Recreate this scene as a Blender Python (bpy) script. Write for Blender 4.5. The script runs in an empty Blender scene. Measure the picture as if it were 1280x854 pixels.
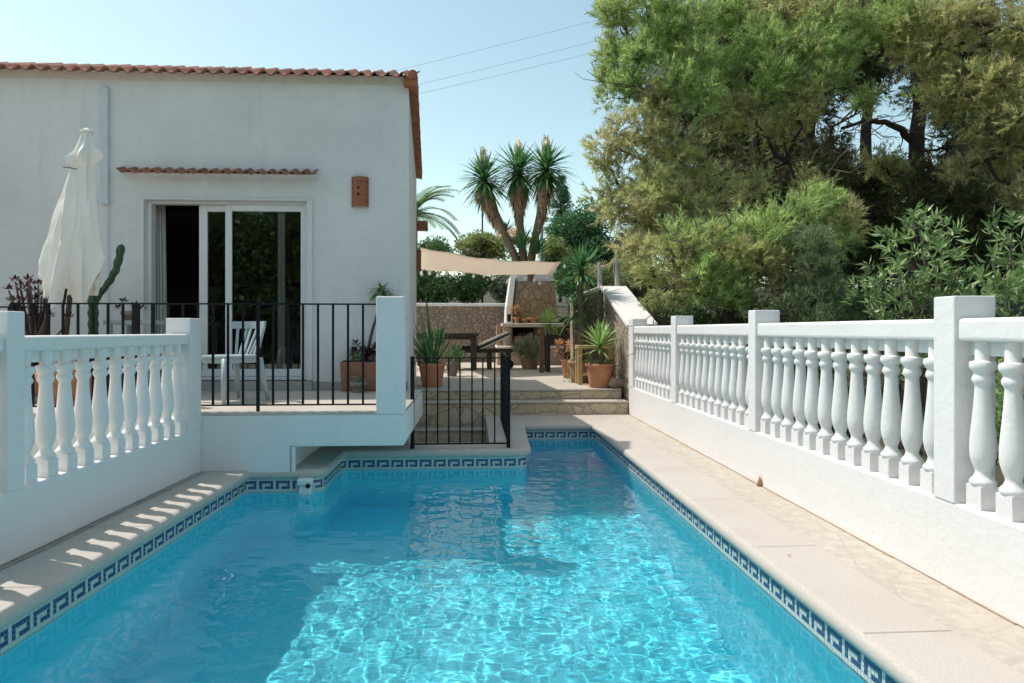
import bpy, bmesh, math, random
import numpy as np
from mathutils import Vector, Matrix

S = bpy.context.scene
COL = S.collection
R = math.radians
rnd = random.Random(7)
rng = np.random.default_rng(7)

# ------------------------------------------------------------------ camera, sky, sun, exposure
YAW = 0.0562
F = 853.3            # focal length in photo pixels (24 mm on a 36 mm wide frame)
HZ = 413.0           # row of the horizon in the photo
CAMZ = 1.2
SUN_D = Vector((0.535, -0.27, -1.0)).normalized()      # the way the sunlight travels

cam = bpy.data.objects.new('camera', bpy.data.cameras.new('camera'))
COL.objects.link(cam); S.camera = cam
cam.data.lens = 24.0; cam.data.sensor_width = 36.0
cam.data.shift_y = -(427.0 - HZ) / 1280.0
cam.data.clip_start = 0.05; cam.data.clip_end = 2000
cam.location = (0, 0, CAMZ)
cam.rotation_euler = (R(90), 0, -YAW)

world = bpy.data.worlds.new('World'); S.world = world
world.use_nodes = True
wn = world.node_tree
bg = wn.nodes['Background']
sky = wn.nodes.new('ShaderNodeTexSky'); sky.sky_type = 'NISHITA'
sky.sun_disc = False
to_sun = -SUN_D
sky.sun_elevation = math.asin(to_sun.z)
sky.sun_rotation = math.atan2(to_sun.x, to_sun.y)
sky.air_density = 1.0; sky.dust_density = 1.0; sky.ozone_density = 1.0
tint = wn.nodes.new('ShaderNodeMix'); tint.data_type = 'RGBA'; tint.blend_type = 'MULTIPLY'
tint.inputs[0].default_value = 1.0; tint.inputs[7].default_value = (0.955, 0.935, 0.71, 1)
wn.links.new(sky.outputs[0], tint.inputs[6]); wn.links.new(tint.outputs[2], bg.inputs['Color'])
bg.inputs['Strength'].default_value = 0.14

sl = bpy.data.lights.new('sun', 'SUN'); sl.energy = 2.05; sl.angle = R(0.53); sl.color = (1.0, 0.955, 0.90)
sun = bpy.data.objects.new('sun', sl); COL.objects.link(sun)
sun.rotation_euler = SUN_D.to_track_quat('-Z', 'Y').to_euler()
sun.location = (-8, 6, 18)
sl.cycles.is_caustics_light = True

S.view_settings.view_transform = 'Standard'; S.view_settings.look = 'None'
S.view_settings.exposure = 0.88; S.view_settings.gamma = 1.0
S.view_settings.use_curve_mapping = False
S.render.engine = 'CYCLES'
S.cycles.use_denoising = True; S.cycles.denoising_prefilter = 'FAST'
S.cycles.max_bounces = 16; S.cycles.transparent_max_bounces = 12
S.cycles.diffuse_bounces = 10; S.cycles.transmission_bounces = 14
S.cycles.sample_clamp_indirect = 4.0
S.cycles.caustics_refractive = True; S.cycles.caustics_reflective = False
S.cycles.blur_glossy = 0.3

# ------------------------------------------------------------------ helpers
def P(px, py, t):
    """photo pixel at depth t along the view axis -> world point"""
    u = (px - 640.0) / F; v = (HZ - py) / F
    s, c = math.sin(YAW), math.cos(YAW)
    return Vector((t * (s + u * c), t * (c - u * s), CAMZ + t * v))

def Pz(px, py, z):
    v = (HZ - py) / F
    return P(px, py, (z - CAMZ) / v)

def tag(o, label=None, cat=None, group=None, kind=None):
    if label: o['label'] = label
    if cat: o['category'] = cat
    if group: o['group'] = group
    if kind: o['kind'] = kind
    return o

def thing(name, label, cat, loc=(0, 0, 0), rz=0.0, group=None):
    o = bpy.data.objects.new(name, None); COL.objects.link(o)
    o.empty_display_size = 0.1
    o.location = loc; o.rotation_euler = (0, 0, rz)
    return tag(o, label, cat, group)

def copy_tree(o, parent=None):
    c = o.copy(); COL.objects.link(c)
    if parent is not None: c.parent = parent
    for ch in list(o.children): copy_tree(ch, c)
    return c

class MB:
    def __init__(s):
        s.v = []; s.f = []; s.m = []
    def quad(s, a, b, c, d, mi=0):
        i = len(s.v); s.v += [tuple(a), tuple(b), tuple(c), tuple(d)]; s.f.append((i, i+1, i+2, i+3)); s.m.append(mi)
    def tri(s, a, b, c, mi=0):
        i = len(s.v); s.v += [tuple(a), tuple(b), tuple(c)]; s.f.append((i, i+1, i+2)); s.m.append(mi)
    def hexa(s, p, mi=0):
        """8 corners: bottom ring 0-3, top ring 4-7"""
        i = len(s.v); s.v += [tuple(q) for q in p]
        for a in ((3,2,1,0),(4,5,6,7),(0,1,5,4),(1,2,6,5),(2,3,7,6),(3,0,4,7)):
            s.f.append(tuple(i+k for k in a)); s.m.append(mi)
    def box(s, x0, x1, y0, y1, z0, z1, mi=0):
        s.hexa([(x0,y0,z0),(x1,y0,z0),(x1,y1,z0),(x0,y1,z0),(x0,y0,z1),(x1,y0,z1),(x1,y1,z1),(x0,y1,z1)], mi)
    def bar(s, a, b, w, h=None, mi=0, up=(0,0,1)):
        a = Vector(a); b = Vector(b); h = h or w
        d = (b - a).normalized(); up = Vector(up)
        if abs(d.dot(up)) > 0.98: up = Vector((1,0,0)) if abs(d.x) < 0.9 else Vector((0,1,0))
        x = d.cross(up).normalized(); y = x.cross(d).normalized()
        x *= w/2; y *= h/2
        s.hexa([a-x-y, a+x-y, a+x+y, a-x+y, b-x-y, b+x-y, b+x+y, b-x+y], mi)
    def tube(s, pts, rad, n=8, mi=0, cap=True):
        pts = [Vector(p) for p in pts]
        if not hasattr(rad, '__len__'): rad = [rad]*len(pts)
        i0 = len(s.v); ref = None
        for k, p in enumerate(pts):
            d = (pts[min(k+1, len(pts)-1)] - pts[max(k-1, 0)])
            d = d.normalized() if d.length > 1e-9 else Vector((0,0,1))
            if ref is None:
                ref = d.orthogonal().normalized()
            x = (ref - d*ref.dot(d))
            x = x.normalized() if x.length > 1e-6 else d.orthogonal().normalized()
            ref = x; y = d.cross(x)
            for j in range(n):
                a = 2*math.pi*j/n
                s.v.append(tuple(p + (x*math.cos(a) + y*math.sin(a))*rad[k]))
        for k in range(len(pts)-1):
            for j in range(n):
                a = i0+k*n+j; b = i0+k*n+(j+1) % n
                s.f.append((a, b, b+n, a+n)); s.m.append(mi)
        if cap:
            s.f.append(tuple(i0+j for j in range(n))[::-1]); s.m.append(mi)
            e = i0+(len(pts)-1)*n
            s.f.append(tuple(e+j for j in range(n))); s.m.append(mi)
    def lathe(s, prof, n=20, c=(0,0,0), mi=0, sq=0.0):
        i0 = len(s.v)
        for r, z in prof:
            for j in range(n):
                a = 2*math.pi*(j+0.5)/n
                s.v.append((c[0]+r*math.cos(a), c[1]+r*math.sin(a), c[2]+z))
        for k in range(len(prof)-1):
            for j in range(n):
                a = i0+k*n+j; b = i0+k*n+(j+1) % n
                s.f.append((a, b, b+n, a+n)); s.m.append(mi)
        s.f.append(tuple(i0+j for j in range(n))[::-1]); s.m.append(mi)
        e = i0+(len(prof)-1)*n
        s.f.append(tuple(e+j for j in range(n))); s.m.append(mi)
    def prism(s, poly, z0, z1, mi=0):
        i = len(s.v); n = len(poly)
        s.v += [(x, y, z0) for x, y in poly] + [(x, y, z1) for x, y in poly]
        s.f.append(tuple(range(i+n-1, i-1, -1))); s.m.append(mi)
        s.f.append(tuple(range(i+n, i+2*n))); s.m.append(mi)
        for k in range(n):
            s.f.append((i+k, i+(k+1) % n, i+n+(k+1) % n, i+n+k)); s.m.append(mi)
    def sphere(s, c, r, n=10, m=6, sz=1.0, mi=0):
        prof = []
        for k in range(m+1):
            a = -math.pi/2 + math.pi*k/m
            prof.append((max(1e-4, r*math.cos(a)), r*math.sin(a)*sz))
        s.lathe(prof, n, c, mi)
    def leaf(s, p, d, L, W, droop=0.0, segs=3, mi=0, fold=0.0, tip=0.02, prof=None):
        """strap leaf from p towards d"""
        p = Vector(p); d = Vector(d).normalized()
        side = d.cross(Vector((0,0,1)))
        side = side.normalized() if side.length > 1e-4 else Vector((1,0,0))
        i0 = len(s.v)
        cur = p.copy(); dd = d.copy()
        for k in range(segs+1):
            f = k/segs
            if prof: w = W*prof[min(k, len(prof)-1)]
            else: w = W*(1-f)**0.6*(0.7+0.6*min(f*3, 1)*(1)) if f < 1 else W*tip
            s.v.append(tuple(cur - side*w/2)); s.v.append(tuple(cur + side*w/2))
            cur = cur + dd*(L/segs)
            dd = (dd + Vector((0,0,-droop/segs))).normalized()
        for k in range(segs):
            a = i0+2*k
            s.f.append((a, a+1, a+3, a+2)); s.m.append(mi)
    def build(s, name, mats, parent=None, smooth=False, off=None, bev=0.0, seg=2):
        me = bpy.data.meshes.new(name)
        v = s.v
        if off is not None:
            ox, oy, oz = off; v = [(a-ox, b-oy, c-oz) for a, b, c in v]
        me.from_pydata(v, [], s.f)
        if not isinstance(mats, (list, tuple)): mats = [mats]
        for m in mats: me.materials.append(m)
        if len(mats) > 1: me.polygons.foreach_set('material_index', s.m)
        if smooth: me.polygons.foreach_set('use_smooth', [True]*len(me.polygons))
        me.update()
        o = bpy.data.objects.new(name, me); COL.objects.link(o)
        if parent is not None: o.parent = parent
        if smooth == 'auto':
            m_ = o.modifiers.new('edges', 'EDGE_SPLIT'); m_.split_angle = R(40)
        if bev:
            b = o.modifiers.new('bevel', 'BEVEL'); b.width = bev; b.segments = seg; b.limit_method = 'ANGLE'; b.angle_limit = R(40)
        return o

def tri_mesh(name, V, mat, parent=None, off=None, quads=False):
    """V: (n,3,3) triangles or (n,4,3) quads, fast"""
    V = np.asarray(V, dtype=np.float32); n, k, _ = V.shape
    if off is not None: V = V - np.asarray(off, dtype=np.float32)
    me = bpy.data.meshes.new(name)
    me.vertices.add(n*k); me.vertices.foreach_set('co', V.reshape(-1))
    me.loops.add(n*k); me.loops.foreach_set('vertex_index', np.arange(n*k, dtype=np.int32))
    me.polygons.add(n)
    me.polygons.foreach_set('loop_start', np.arange(0, n*k, k, dtype=np.int32))
    me.polygons.foreach_set('loop_total', np.full(n, k, dtype=np.int32))
    me.materials.append(mat); me.update(calc_edges=True)
    o = bpy.data.objects.new(name, me); COL.objects.link(o)
    if parent is not None: o.parent = parent
    return o

# ------------------------------------------------------------------ materials
class NT:
    def __init__(s, name):
        s.mat = bpy.data.materials.new(name); s.mat.use_nodes = True
        s.t = s.mat.node_tree; s.b = s.t.nodes['Principled BSDF']; s.out = s.t.nodes['Material Output']
        s._pos = None
    def n(s, typ, **kw):
        o = s.t.nodes.new('ShaderNode'+typ)
        for k, v in kw.items():
            if k[0] == '_': setattr(o, k[1:], v)
            else: o.inputs[k.replace('__', ' ')].default_value = v
        return o
    def l(s, a, b): s.t.links.new(a, b)
    @property
    def pos(s):
        if s._pos is None: s._pos = s.n('NewGeometry').outputs['Position']
        return s._pos
    def noise(s, scale, detail=4, rough=0.55, vec=None):
        o = s.n('TexNoise', Scale=scale, Detail=detail, Roughness=rough)
        s.l(vec if vec is not None else s.pos, o.inputs['Vector']); return o.outputs['Fac']
    def ramp(s, fac, stops):
        o = s.n('ValToRGB'); e = o.color_ramp.elements
        while len(e) < len(stops): e.new(0.5)
        for k, (p, c) in enumerate(stops):
            e[k].position = p; e[k].color = (*c, 1) if len(c) == 3 else c
        s.l(fac, o.inputs[0]); return o.outputs[0]
    def mix(s, fac, a, b, blend='MIX'):
        o = s.n('Mix', _data_type='RGBA', _blend_type=blend)
        for v, i in ((fac, 0), (a, 6), (b, 7)):
            if hasattr(v, 'links'): s.l(v, o.inputs[i])
            elif i == 0: o.inputs[0].default_value = v
            else: o.inputs[i].default_value = (*v, 1)
        return o.outputs[2]
    def math(s, op, a, b=0.0):
        o = s.n('Math', _operation=op)
        for v, i in ((a, 0), (b, 1)):
            if hasattr(v, 'links'): s.l(v, o.inputs[i])
            else: o.inputs[i].default_value = v
        return o.outputs[0]
    def bump(s, h, strength=0.3, dist=0.01):
        o = s.n('Bump', Strength=strength, Distance=dist); s.l(h, o.inputs['Height']); s.l(o.outputs[0], s.b.inputs['Normal'])
    def col(s, c):
        if hasattr(c, 'links'): s.l(c, s.b.inputs['Base Color'])
        else: s.b.inputs['Base Color'].default_value = (*c, 1)
    def rough(s, r):
        if hasattr(r, 'links'): s.l(r, s.b.inputs['Roughness'])
        else: s.b.inputs['Roughness'].default_value = r

def simple(name, a, b=None, scale=6.0, rough=0.6, bump=0.0, bscale=40.0, metal=0.0, spec=0.5):
    n = NT(name); b = b or tuple(x*0.85 for x in a)
    f = n.noise(scale, 5)
    n.col(n.mix(n.ramp(f, [(0.35, (0,0,0)), (0.68, (1,1,1))]), a, b)); n.rough(rough)
    n.b.inputs['Metallic'].default_value = metal
    n.b.inputs['Specular IOR Level'].default_value = spec
    if bump: n.bump(n.noise(bscale, 3), bump, 0.004)
    return n.mat

def plaster(name, a, stain, amount=0.35, streak=True):
    n = NT(name)
    big = n.noise(0.9, 6, 0.6)
    fine = n.noise(9, 6, 0.65)
    c = n.mix(n.ramp(big, [(0.4, (0,0,0)), (0.75, (amount,)*3)]), a, stain)
    c = n.mix(n.ramp(fine, [(0.52, (0,0,0)), (0.8, (amount*0.7,)*3)]), c, stain)
    if streak:
        mp = n.n('Mapping'); mp.inputs['Scale'].default_value = (7, 7, 0.45); n.l(n.pos, mp.inputs[0])
        st = n.noise(1.0, 5, 0.6, mp.outputs[0])
        c = n.mix(n.ramp(st, [(0.58, (0,0,0)), (0.82, (amount*0.6,)*3)]), c, tuple(x*0.72 for x in stain))
    # hairline cracks and small flaked spots
    wob = n.n('TexNoise', Scale=3.0, Detail=5); n.l(n.pos, wob.inputs['Vector'])
    ad = n.n('MixRGB', _blend_type='LINEAR_LIGHT'); ad.inputs[0].default_value = 0.22; n.l(n.pos, ad.inputs[1]); n.l(wob.outputs['Color'], ad.inputs[2])
    ve = n.n('TexVoronoi', _feature='DISTANCE_TO_EDGE', Scale=0.75); n.l(ad.outputs[0], ve.inputs['Vector'])
    crack = n.math('MULTIPLY', n.math('LESS_THAN', ve.outputs['Distance'], 0.0045), n.ramp(n.noise(0.8, 2), [(0.60, (0,0,0)), (0.70, (0.18,)*3)]))
    c = n.mix(crack, c, tuple(x*0.6 for x in stain))
    c = n.mix(n.ramp(n.noise(46, 2, 0.5), [(0.70, (0,0,0)), (0.78, (0.35,)*3)]), c, tuple(x*0.7 for x in stain))
    n.col(c); n.rough(0.85); n.b.inputs['Specular IOR Level'].default_value = 0.25
    hb = n.math('ADD', n.noise(28, 6, 0.6), n.math('MULTIPLY', n.noise(5, 4, 0.6), 2.2))
    n.bump(hb, 0.4, 0.008)
    return n.mat

def stones(name, cols, joint, scale, jw=0.05, bump=0.6, rough=0.85, flat=(1,1,1), dist=0.02, rand=1.0):
    n = NT(name)
    mp = n.n('Mapping'); mp.inputs['Scale'].default_value = flat
    wob = n.n('TexNoise', Scale=2.2, Detail=3); n.l(n.pos, wob.inputs['Vector'])
    ad = n.n('MixRGB', _blend_type='LINEAR_LIGHT'); ad.inputs[0].default_value = 0.06
    n.l(n.pos, ad.inputs[1]); n.l(wob.outputs['Color'], ad.inputs[2]); n.l(ad.outputs[0], mp.inputs[0])
    ve = n.n('TexVoronoi', _feature='DISTANCE_TO_EDGE', Scale=scale, Randomness=rand); n.l(mp.outputs[0], ve.inputs['Vector'])
    vc = n.n('TexVoronoi', _feature='F1', Scale=scale, Randomness=rand); n.l(mp.outputs[0], vc.inputs['Vector'])
    sep = n.n('SeparateColor'); n.l(vc.outputs['Color'], sep.inputs[0])
    k = len(cols)
    c = n.ramp(sep.outputs[0], [(i/(k-1), cols[i]) for i in range(k)])
    f = n.noise(14, 6, 0.65)
    c = n.mix(n.ramp(f, [(0.35, (0.45,)*3), (0.65, (0,0,0))]), c, tuple(x*0.6 for x in cols[0]))
    j = n.ramp(ve.outputs['Distance'], [(jw*0.5, (0,0,0)), (jw, (1,1,1))])
    c = n.mix(j, joint, c); n.col(c); n.rough(rough)
    n.b.inputs['Specular IOR Level'].default_value = 0.25
    h = n.math('ADD', n.math('MULTIPLY', n.ramp(ve.outputs['Distance'], [(0, (0,0,0)), (jw*2.2, (1,1,1))]), 1.0), n.math('MULTIPLY', f, 0.5))
    n.bump(h, bump, dist)
    return n.mat

LEAF_GAIN = 1.6
def leafmat(name, cols, brown=None, bscale=1.2, bamt=0.5, trans=0.3, rough=0.55, spec=0.3, bpos=0.5):
    n = NT(name); shade_dapple = n.ramp(n.noise(5.0, 4, 0.7), [(0.34, (0.45,)*3), (0.64, (1.38,)*3)])  # noise paints lit clumps and shaded gaps into the leaf colour
    ri = n.n('NewGeometry').outputs['Random Per Island']
    k = len(cols)
    c = n.ramp(ri, [(i/(k-1), cols[i]) for i in range(k)])
    if brown:
        f = n.noise(bscale, 4, 0.6)
        c = n.mix(n.ramp(f, [(bpos, (0,0,0)), (bpos+0.16, (bamt,)*3)]), c, brown)
    c = n.mix(1.0, n.mix(1.0, c, shade_dapple, 'MULTIPLY'), ((2.35 if 'needles' in name and 'deep' not in name else LEAF_GAIN),)*3, 'MULTIPLY'); trans = min(0.5, trans*1.25+0.08)   # reflected and transmitted share; shade-dark needles get the lower gain
    n.col(c); n.rough(rough); n.b.inputs['Specular IOR Level'].default_value = spec
    tr = n.n('BsdfTranslucent'); n.l(c, tr.inputs['Color'])
    mx = n.n('MixShader'); mx.inputs[0].default_value = trans
    n.l(n.b.outputs[0], mx.inputs[1]); n.l(tr.outputs[0], mx.inputs[2]); n.l(mx.outputs[0], n.out.inputs['Surface'])
    return n.mat

M = {}
M['white'] = plaster('white_plaster', (0.80, 0.775, 0.76), (0.68, 0.64, 0.605), 0.22)
M['facade'] = plaster('facade_plaster', (0.77, 0.755, 0.745), (0.56, 0.545, 0.525), 0.55)
M['baluster'] = plaster('baluster_plaster', (0.82, 0.795, 0.775), (0.66, 0.62, 0.57), 0.32, False)
M['coping'] = None
def coping_mat():
    n = NT('coping_stone')
    f = n.noise(120, 3, 0.7); g = n.noise(1.6, 5, 0.6)
    c = n.mix(n.ramp(f, [(0.42, (0,0,0)), (0.62, (1,1,1))]), (0.50, 0.445, 0.39), (0.58, 0.53, 0.475))
    c = n.mix(n.ramp(g, [(0.45, (0,0,0)), (0.75, (0.6,)*3)]), c, (0.48, 0.42, 0.36))
    n.col(c); n.rough(0.8); n.b.inputs['Specular IOR Level'].default_value = 0.25
    n.bump(f, 0.3, 0.003); return n.mat
M['coping'] = coping_mat()
M['paving'] = stones('crazy_paving', [(0.51, 0.445, 0.375), (0.57, 0.51, 0.44), (0.53, 0.47, 0.40), (0.56, 0.505, 0.44)], (0.455, 0.395, 0.33), 3.0, 0.019, 0.25, dist=0.006)
M['step'] = stones('step_stone', [(0.54, 0.43, 0.30), (0.64, 0.53, 0.38), (0.60, 0.47, 0.33), (0.68, 0.59, 0.45)], (0.36, 0.29, 0.22), 4.2, 0.035, 0.5, dist=0.01)
M['rubble'] = stones('rubble_stone', [(0.30, 0.22, 0.165), (0.43, 0.33, 0.25), (0.34, 0.26, 0.205), (0.50, 0.40, 0.32)], (0.34, 0.28, 0.23), 8.5, 0.10, 1.0, dist=0.04)
M['rubble_pale'] = stones('pale_rubble_stone', [(0.46, 0.36, 0.28), (0.56, 0.46, 0.37), (0.50, 0.39, 0.31), (0.60, 0.52, 0.43)], (0.47, 0.39, 0.32), 15, 0.05, 1.0, dist=0.03)
M['hood'] = stones('hood_stone', [(0.35, 0.24, 0.15), (0.45, 0.33, 0.22), (0.38, 0.28, 0.18), (0.50, 0.40, 0.28)], (0.40, 0.295, 0.195), 5.0, 0.02, 0.9, dist=0.03)
M['tile_roof'] = simple('terracotta_tile', (0.42, 0.175, 0.105), (0.19, 0.08, 0.055), 5, 0.8, 0.4)
M['tile_verge'] = simple('verge_tile', (0.40, 0.15, 0.07), (0.27, 0.09, 0.045), 9, 0.75, 0.3)
M['pot'] = simple('terracotta', (0.56, 0.25, 0.12), (0.46, 0.20, 0.10), 8, 0.75, 0.15)
M['pot_old'] = simple('weathered_terracotta', (0.42, 0.21, 0.12), (0.36, 0.24, 0.17), 10, 0.8, 0.2)
M['grey_pot'] = simple('grey_clay', (0.30, 0.25, 0.20), (0.22, 0.19, 0.16), 10, 0.8, 0.2)
M['lamp'] = simple('lamp_terracotta', (0.36, 0.125, 0.06), (0.28, 0.09, 0.045), 16, 0.7, 0.2)
M['dark'] = simple('hole_shade', (0.01, 0.008, 0.007), None, 5, 0.9)  # near-black painted where openings hold only shade
M['iron'] = simple('black_iron', (0.008, 0.008, 0.009), (0.013, 0.013, 0.014), 30, 0.6, 0.1, spec=0.2)
M['pvc'] = simple('white_frame', (0.78, 0.78, 0.77), (0.72, 0.72, 0.71), 5, 0.4)
M['plastic'] = simple('white_plastic', (0.40, 0.47, 0.49), (0.35, 0.42, 0.44), 6, 0.4)
M['conduit'] = simple('conduit', (0.62, 0.66, 0.68), (0.55, 0.59, 0.62), 6, 0.6)
M['canvas_old'] = simple('cream_canvas', (0.78, 0.74, 0.66), (0.74, 0.69, 0.60), 3, 0.9, 0.12, 300)
M['curtain'] = simple('curtain', (0.72, 0.70, 0.66), (0.66, 0.63, 0.59), 4, 0.9)
M['terrace'] = simple('terrace_tile', (0.60, 0.53, 0.46), (0.54, 0.47, 0.40), 2.5, 0.55)
M['wood_dark'] = simple('dark_wood', (0.055, 0.035, 0.025), (0.035, 0.022, 0.016), 14, 0.6, 0.3, 60)
M['wood'] = simple('weathered_wood', (0.21, 0.115, 0.06), (0.14, 0.075, 0.04), 14, 0.7, 0.3, 60)
M['wood_red'] = simple('red_wood', (0.30, 0.105, 0.05), (0.21, 0.07, 0.035), 14, 0.65, 0.2, 60)
M['wood_yellow'] = simple('yellow_wood', (0.55, 0.40, 0.18), (0.47, 0.33, 0.14), 12, 0.65, 0.2, 60)
M['wood_grey'] = simple('silvered_wood', (0.42, 0.40, 0.37), (0.32, 0.30, 0.28), 10, 0.85, 0.4, 50)
M['bark'] = simple('pine_bark', (0.06, 0.042, 0.033), (0.03, 0.022, 0.018), 9, 0.9, 0.9, 24)
M['twig'] = simple('twig_bark', (0.15, 0.115, 0.09), (0.10, 0.075, 0.06), 9, 0.9)
M['yucca_trunk'] = simple('yucca_trunk', (0.25, 0.165, 0.11), (0.17, 0.11, 0.075), 20, 0.9, 0.6, 50)
M['soil'] = simple('soil', (0.06, 0.042, 0.03), (0.035, 0.026, 0.02), 20, 0.95, 0.6, 60)
M['rope'] = simple('rope', (0.45, 0.36, 0.24), None, 30, 0.9)
M['rock'] = simple('beach_rock', (0.40, 0.31, 0.23), (0.30, 0.22, 0.17), 6, 0.85, 0.4, 20)
M['cushion_dark'] = simple('charcoal_cushion', (0.035, 0.035, 0.04), None, 8, 0.9)
M['cushion_white'] = simple('white_cushion', (0.75, 0.73, 0.69), None, 8, 0.9)
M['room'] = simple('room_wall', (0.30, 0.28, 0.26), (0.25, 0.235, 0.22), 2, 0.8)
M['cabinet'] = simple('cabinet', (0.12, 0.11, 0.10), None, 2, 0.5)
M['bulb'] = simple('bulb_glass', (0.88, 0.87, 0.82), (0.85, 0.84, 0.80), 8, 0.2)
M['cactus'] = simple('cactus_skin', (0.045, 0.10, 0.04), (0.03, 0.07, 0.03), 14, 0.55, 0.3, 60)
M['aeonium'] = leafmat('aeonium_leaf', [(0.035, 0.012, 0.016), (0.06, 0.02, 0.025), (0.05, 0.03, 0.03)], trans=0.08, rough=0.4)
M['aeonium_stem'] = simple('aeonium_stem', (0.13, 0.095, 0.085), (0.09, 0.065, 0.06), 12, 0.85, 0.3)
M['skirt'] = leafmat('dead_yucca_leaf', [(0.28, 0.18, 0.11), (0.38, 0.26, 0.17), (0.33, 0.22, 0.15)], trans=0.15, rough=0.8)
M['yucca'] = leafmat('yucca_leaf', [(0.045, 0.12, 0.045), (0.07, 0.17, 0.06), (0.10, 0.215, 0.08)], trans=0.2, rough=0.4, spec=0.45)
M['yucca_pale'] = leafmat('pale_yucca_leaf', [(0.17, 0.30, 0.09), (0.25, 0.38, 0.12), (0.33, 0.43, 0.18)], trans=0.2, rough=0.45)
M['flower_cream'] = leafmat('yucca_flower', [(0.56, 0.51, 0.43), (0.64, 0.60, 0.52), (0.48, 0.43, 0.35)], trans=0.1, rough=0.7)
M['pine'] = leafmat('pine_needles', [(0.12, 0.175, 0.06), (0.18, 0.24, 0.08), (0.25, 0.31, 0.115), (0.21, 0.23, 0.105)], (0.27, 0.205, 0.13), 1.1, 0.45, 0.38, 0.5, 0.4, 0.54)
M['pine_dry'] = leafmat('dry_pine_needles', [(0.17, 0.20, 0.08), (0.24, 0.26, 0.11), (0.30, 0.30, 0.145), (0.26, 0.245, 0.125)], (0.29, 0.225, 0.145), 1.5, 0.36, 0.36, 0.6, 0.25, 0.42)
M['pine_shade'] = leafmat('deep_shade_pine_needles', [(0.05, 0.075, 0.025), (0.075, 0.10, 0.035), (0.09, 0.11, 0.045)], (0.10, 0.075, 0.055), 1.2, 0.6, 0.15, 0.6, 0.2, 0.45)  # darker copy of the pine needles, shade of the inner wood in its colour
M['oleander'] = leafmat('oleander_leaf', [(0.075, 0.14, 0.045), (0.13, 0.215, 0.07), (0.22, 0.30, 0.12), (0.33, 0.38, 0.22)], (0.22, 0.20, 0.09), 3.0, 0.5, 0.25, 0.4, 0.5, 0.58)
M['bush'] = leafmat('bush_leaf', [(0.06, 0.115, 0.045), (0.095, 0.165, 0.06), (0.13, 0.21, 0.085)], (0.14, 0.12, 0.07), 2.0, 0.4, 0.2, 0.5, 0.4, 0.56)
M['bush_grey'] = leafmat('grey_leaf', [(0.17, 0.22, 0.15), (0.23, 0.28, 0.20), (0.21, 0.23, 0.14)], (0.20, 0.17, 0.11), 2.0, 0.5, 0.2, 0.6, 0.3, 0.5)
M['bush_yellow'] = leafmat('yellow_leaf', [(0.16, 0.22, 0.07), (0.23, 0.28, 0.10), (0.30, 0.32, 0.14)], (0.26, 0.20, 0.12), 2.0, 0.5, 0.25, 0.6, 0.3, 0.55)  # yellow-green of the leaves themselves
M['tree_dark'] = leafmat('dark_tree_leaf', [(0.04, 0.10, 0.045), (0.06, 0.14, 0.055), (0.085, 0.175, 0.07)], (0.08, 0.08, 0.04), 1.0, 0.4, 0.2, 0.45, 0.4, 0.6)
M['palm'] = leafmat('palm_leaflet', [(0.10, 0.17, 0.06), (0.14, 0.22, 0.08), (0.19, 0.26, 0.11)], trans=0.2, rough=0.4, spec=0.45)
M['russet'] = leafmat('russet_leaf', [(0.36, 0.17, 0.07), (0.42, 0.26, 0.12), (0.30, 0.13, 0.07), (0.40, 0.33, 0.17)], trans=0.2, rough=0.6)
M['earth'] = simple('dry_earth', (0.075, 0.062, 0.035), (0.045, 0.045, 0.022), 1.5, 0.95, 0.6, 12)
M['tile_cream'] = simple('cream_mosaic', (0.62, 0.66, 0.60), (0.55, 0.61, 0.57), 20, 0.25)
M['tile_navy'] = simple('navy_mosaic', (0.022, 0.055, 0.17), (0.035, 0.085, 0.23), 40, 0.2)
M['grout'] = simple('grout', (0.42, 0.47, 0.46), None, 10, 0.8)
M['steel'] = simple('galvanised', (0.35, 0.36, 0.37), (0.28, 0.29, 0.30), 10, 0.5, 0, 40, 0.6)
M['wire'] = simple('cable', (0.10, 0.11, 0.12), None, 10, 0.6)
M['peach'] = simple('peach_canvas', (0.62, 0.40, 0.26), (0.56, 0.35, 0.22), 4, 0.9)
M['roof_grey'] = simple('roof_membrane', (0.30, 0.24, 0.23), (0.22, 0.18, 0.18), 4, 0.9)

def sail_mat():
    n = NT('sail_cloth'); c = n.mix(n.noise(5, 3), (0.90, 0.83, 0.74), (0.86, 0.78, 0.68))
    n.col(c); n.rough(0.9)
    tr = n.n('BsdfTranslucent'); n.l(c, tr.inputs[0])
    mx = n.n('MixShader'); mx.inputs[0].default_value = 0.55
    n.l(n.b.outputs[0], mx.inputs[1]); n.l(tr.outputs[0], mx.inputs[2]); n.l(mx.outputs[0], n.out.inputs[0])
    return n.mat
M['sail'] = sail_mat()
def canvas_mat():
    n = NT('umbrella_canvas'); c = n.mix(n.ramp(n.noise(3.5, 4), [(0.4, (0,0,0)), (0.7, (1,1,1))]), (0.93, 0.91, 0.86), (0.90, 0.86, 0.78))
    n.col(c); n.rough(0.9); n.bump(n.noise(9, 5, 0.6), 0.35, 0.02)
    tr = n.n('BsdfTranslucent'); n.l(c, tr.inputs[0])
    mx = n.n('MixShader'); mx.inputs[0].default_value = 0.12
    n.l(n.b.outputs[0], mx.inputs[1]); n.l(tr.outputs[0], mx.inputs[2]); n.l(mx.outputs[0], n.out.inputs[0])
    return n.mat
M['canvas'] = canvas_mat()

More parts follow.
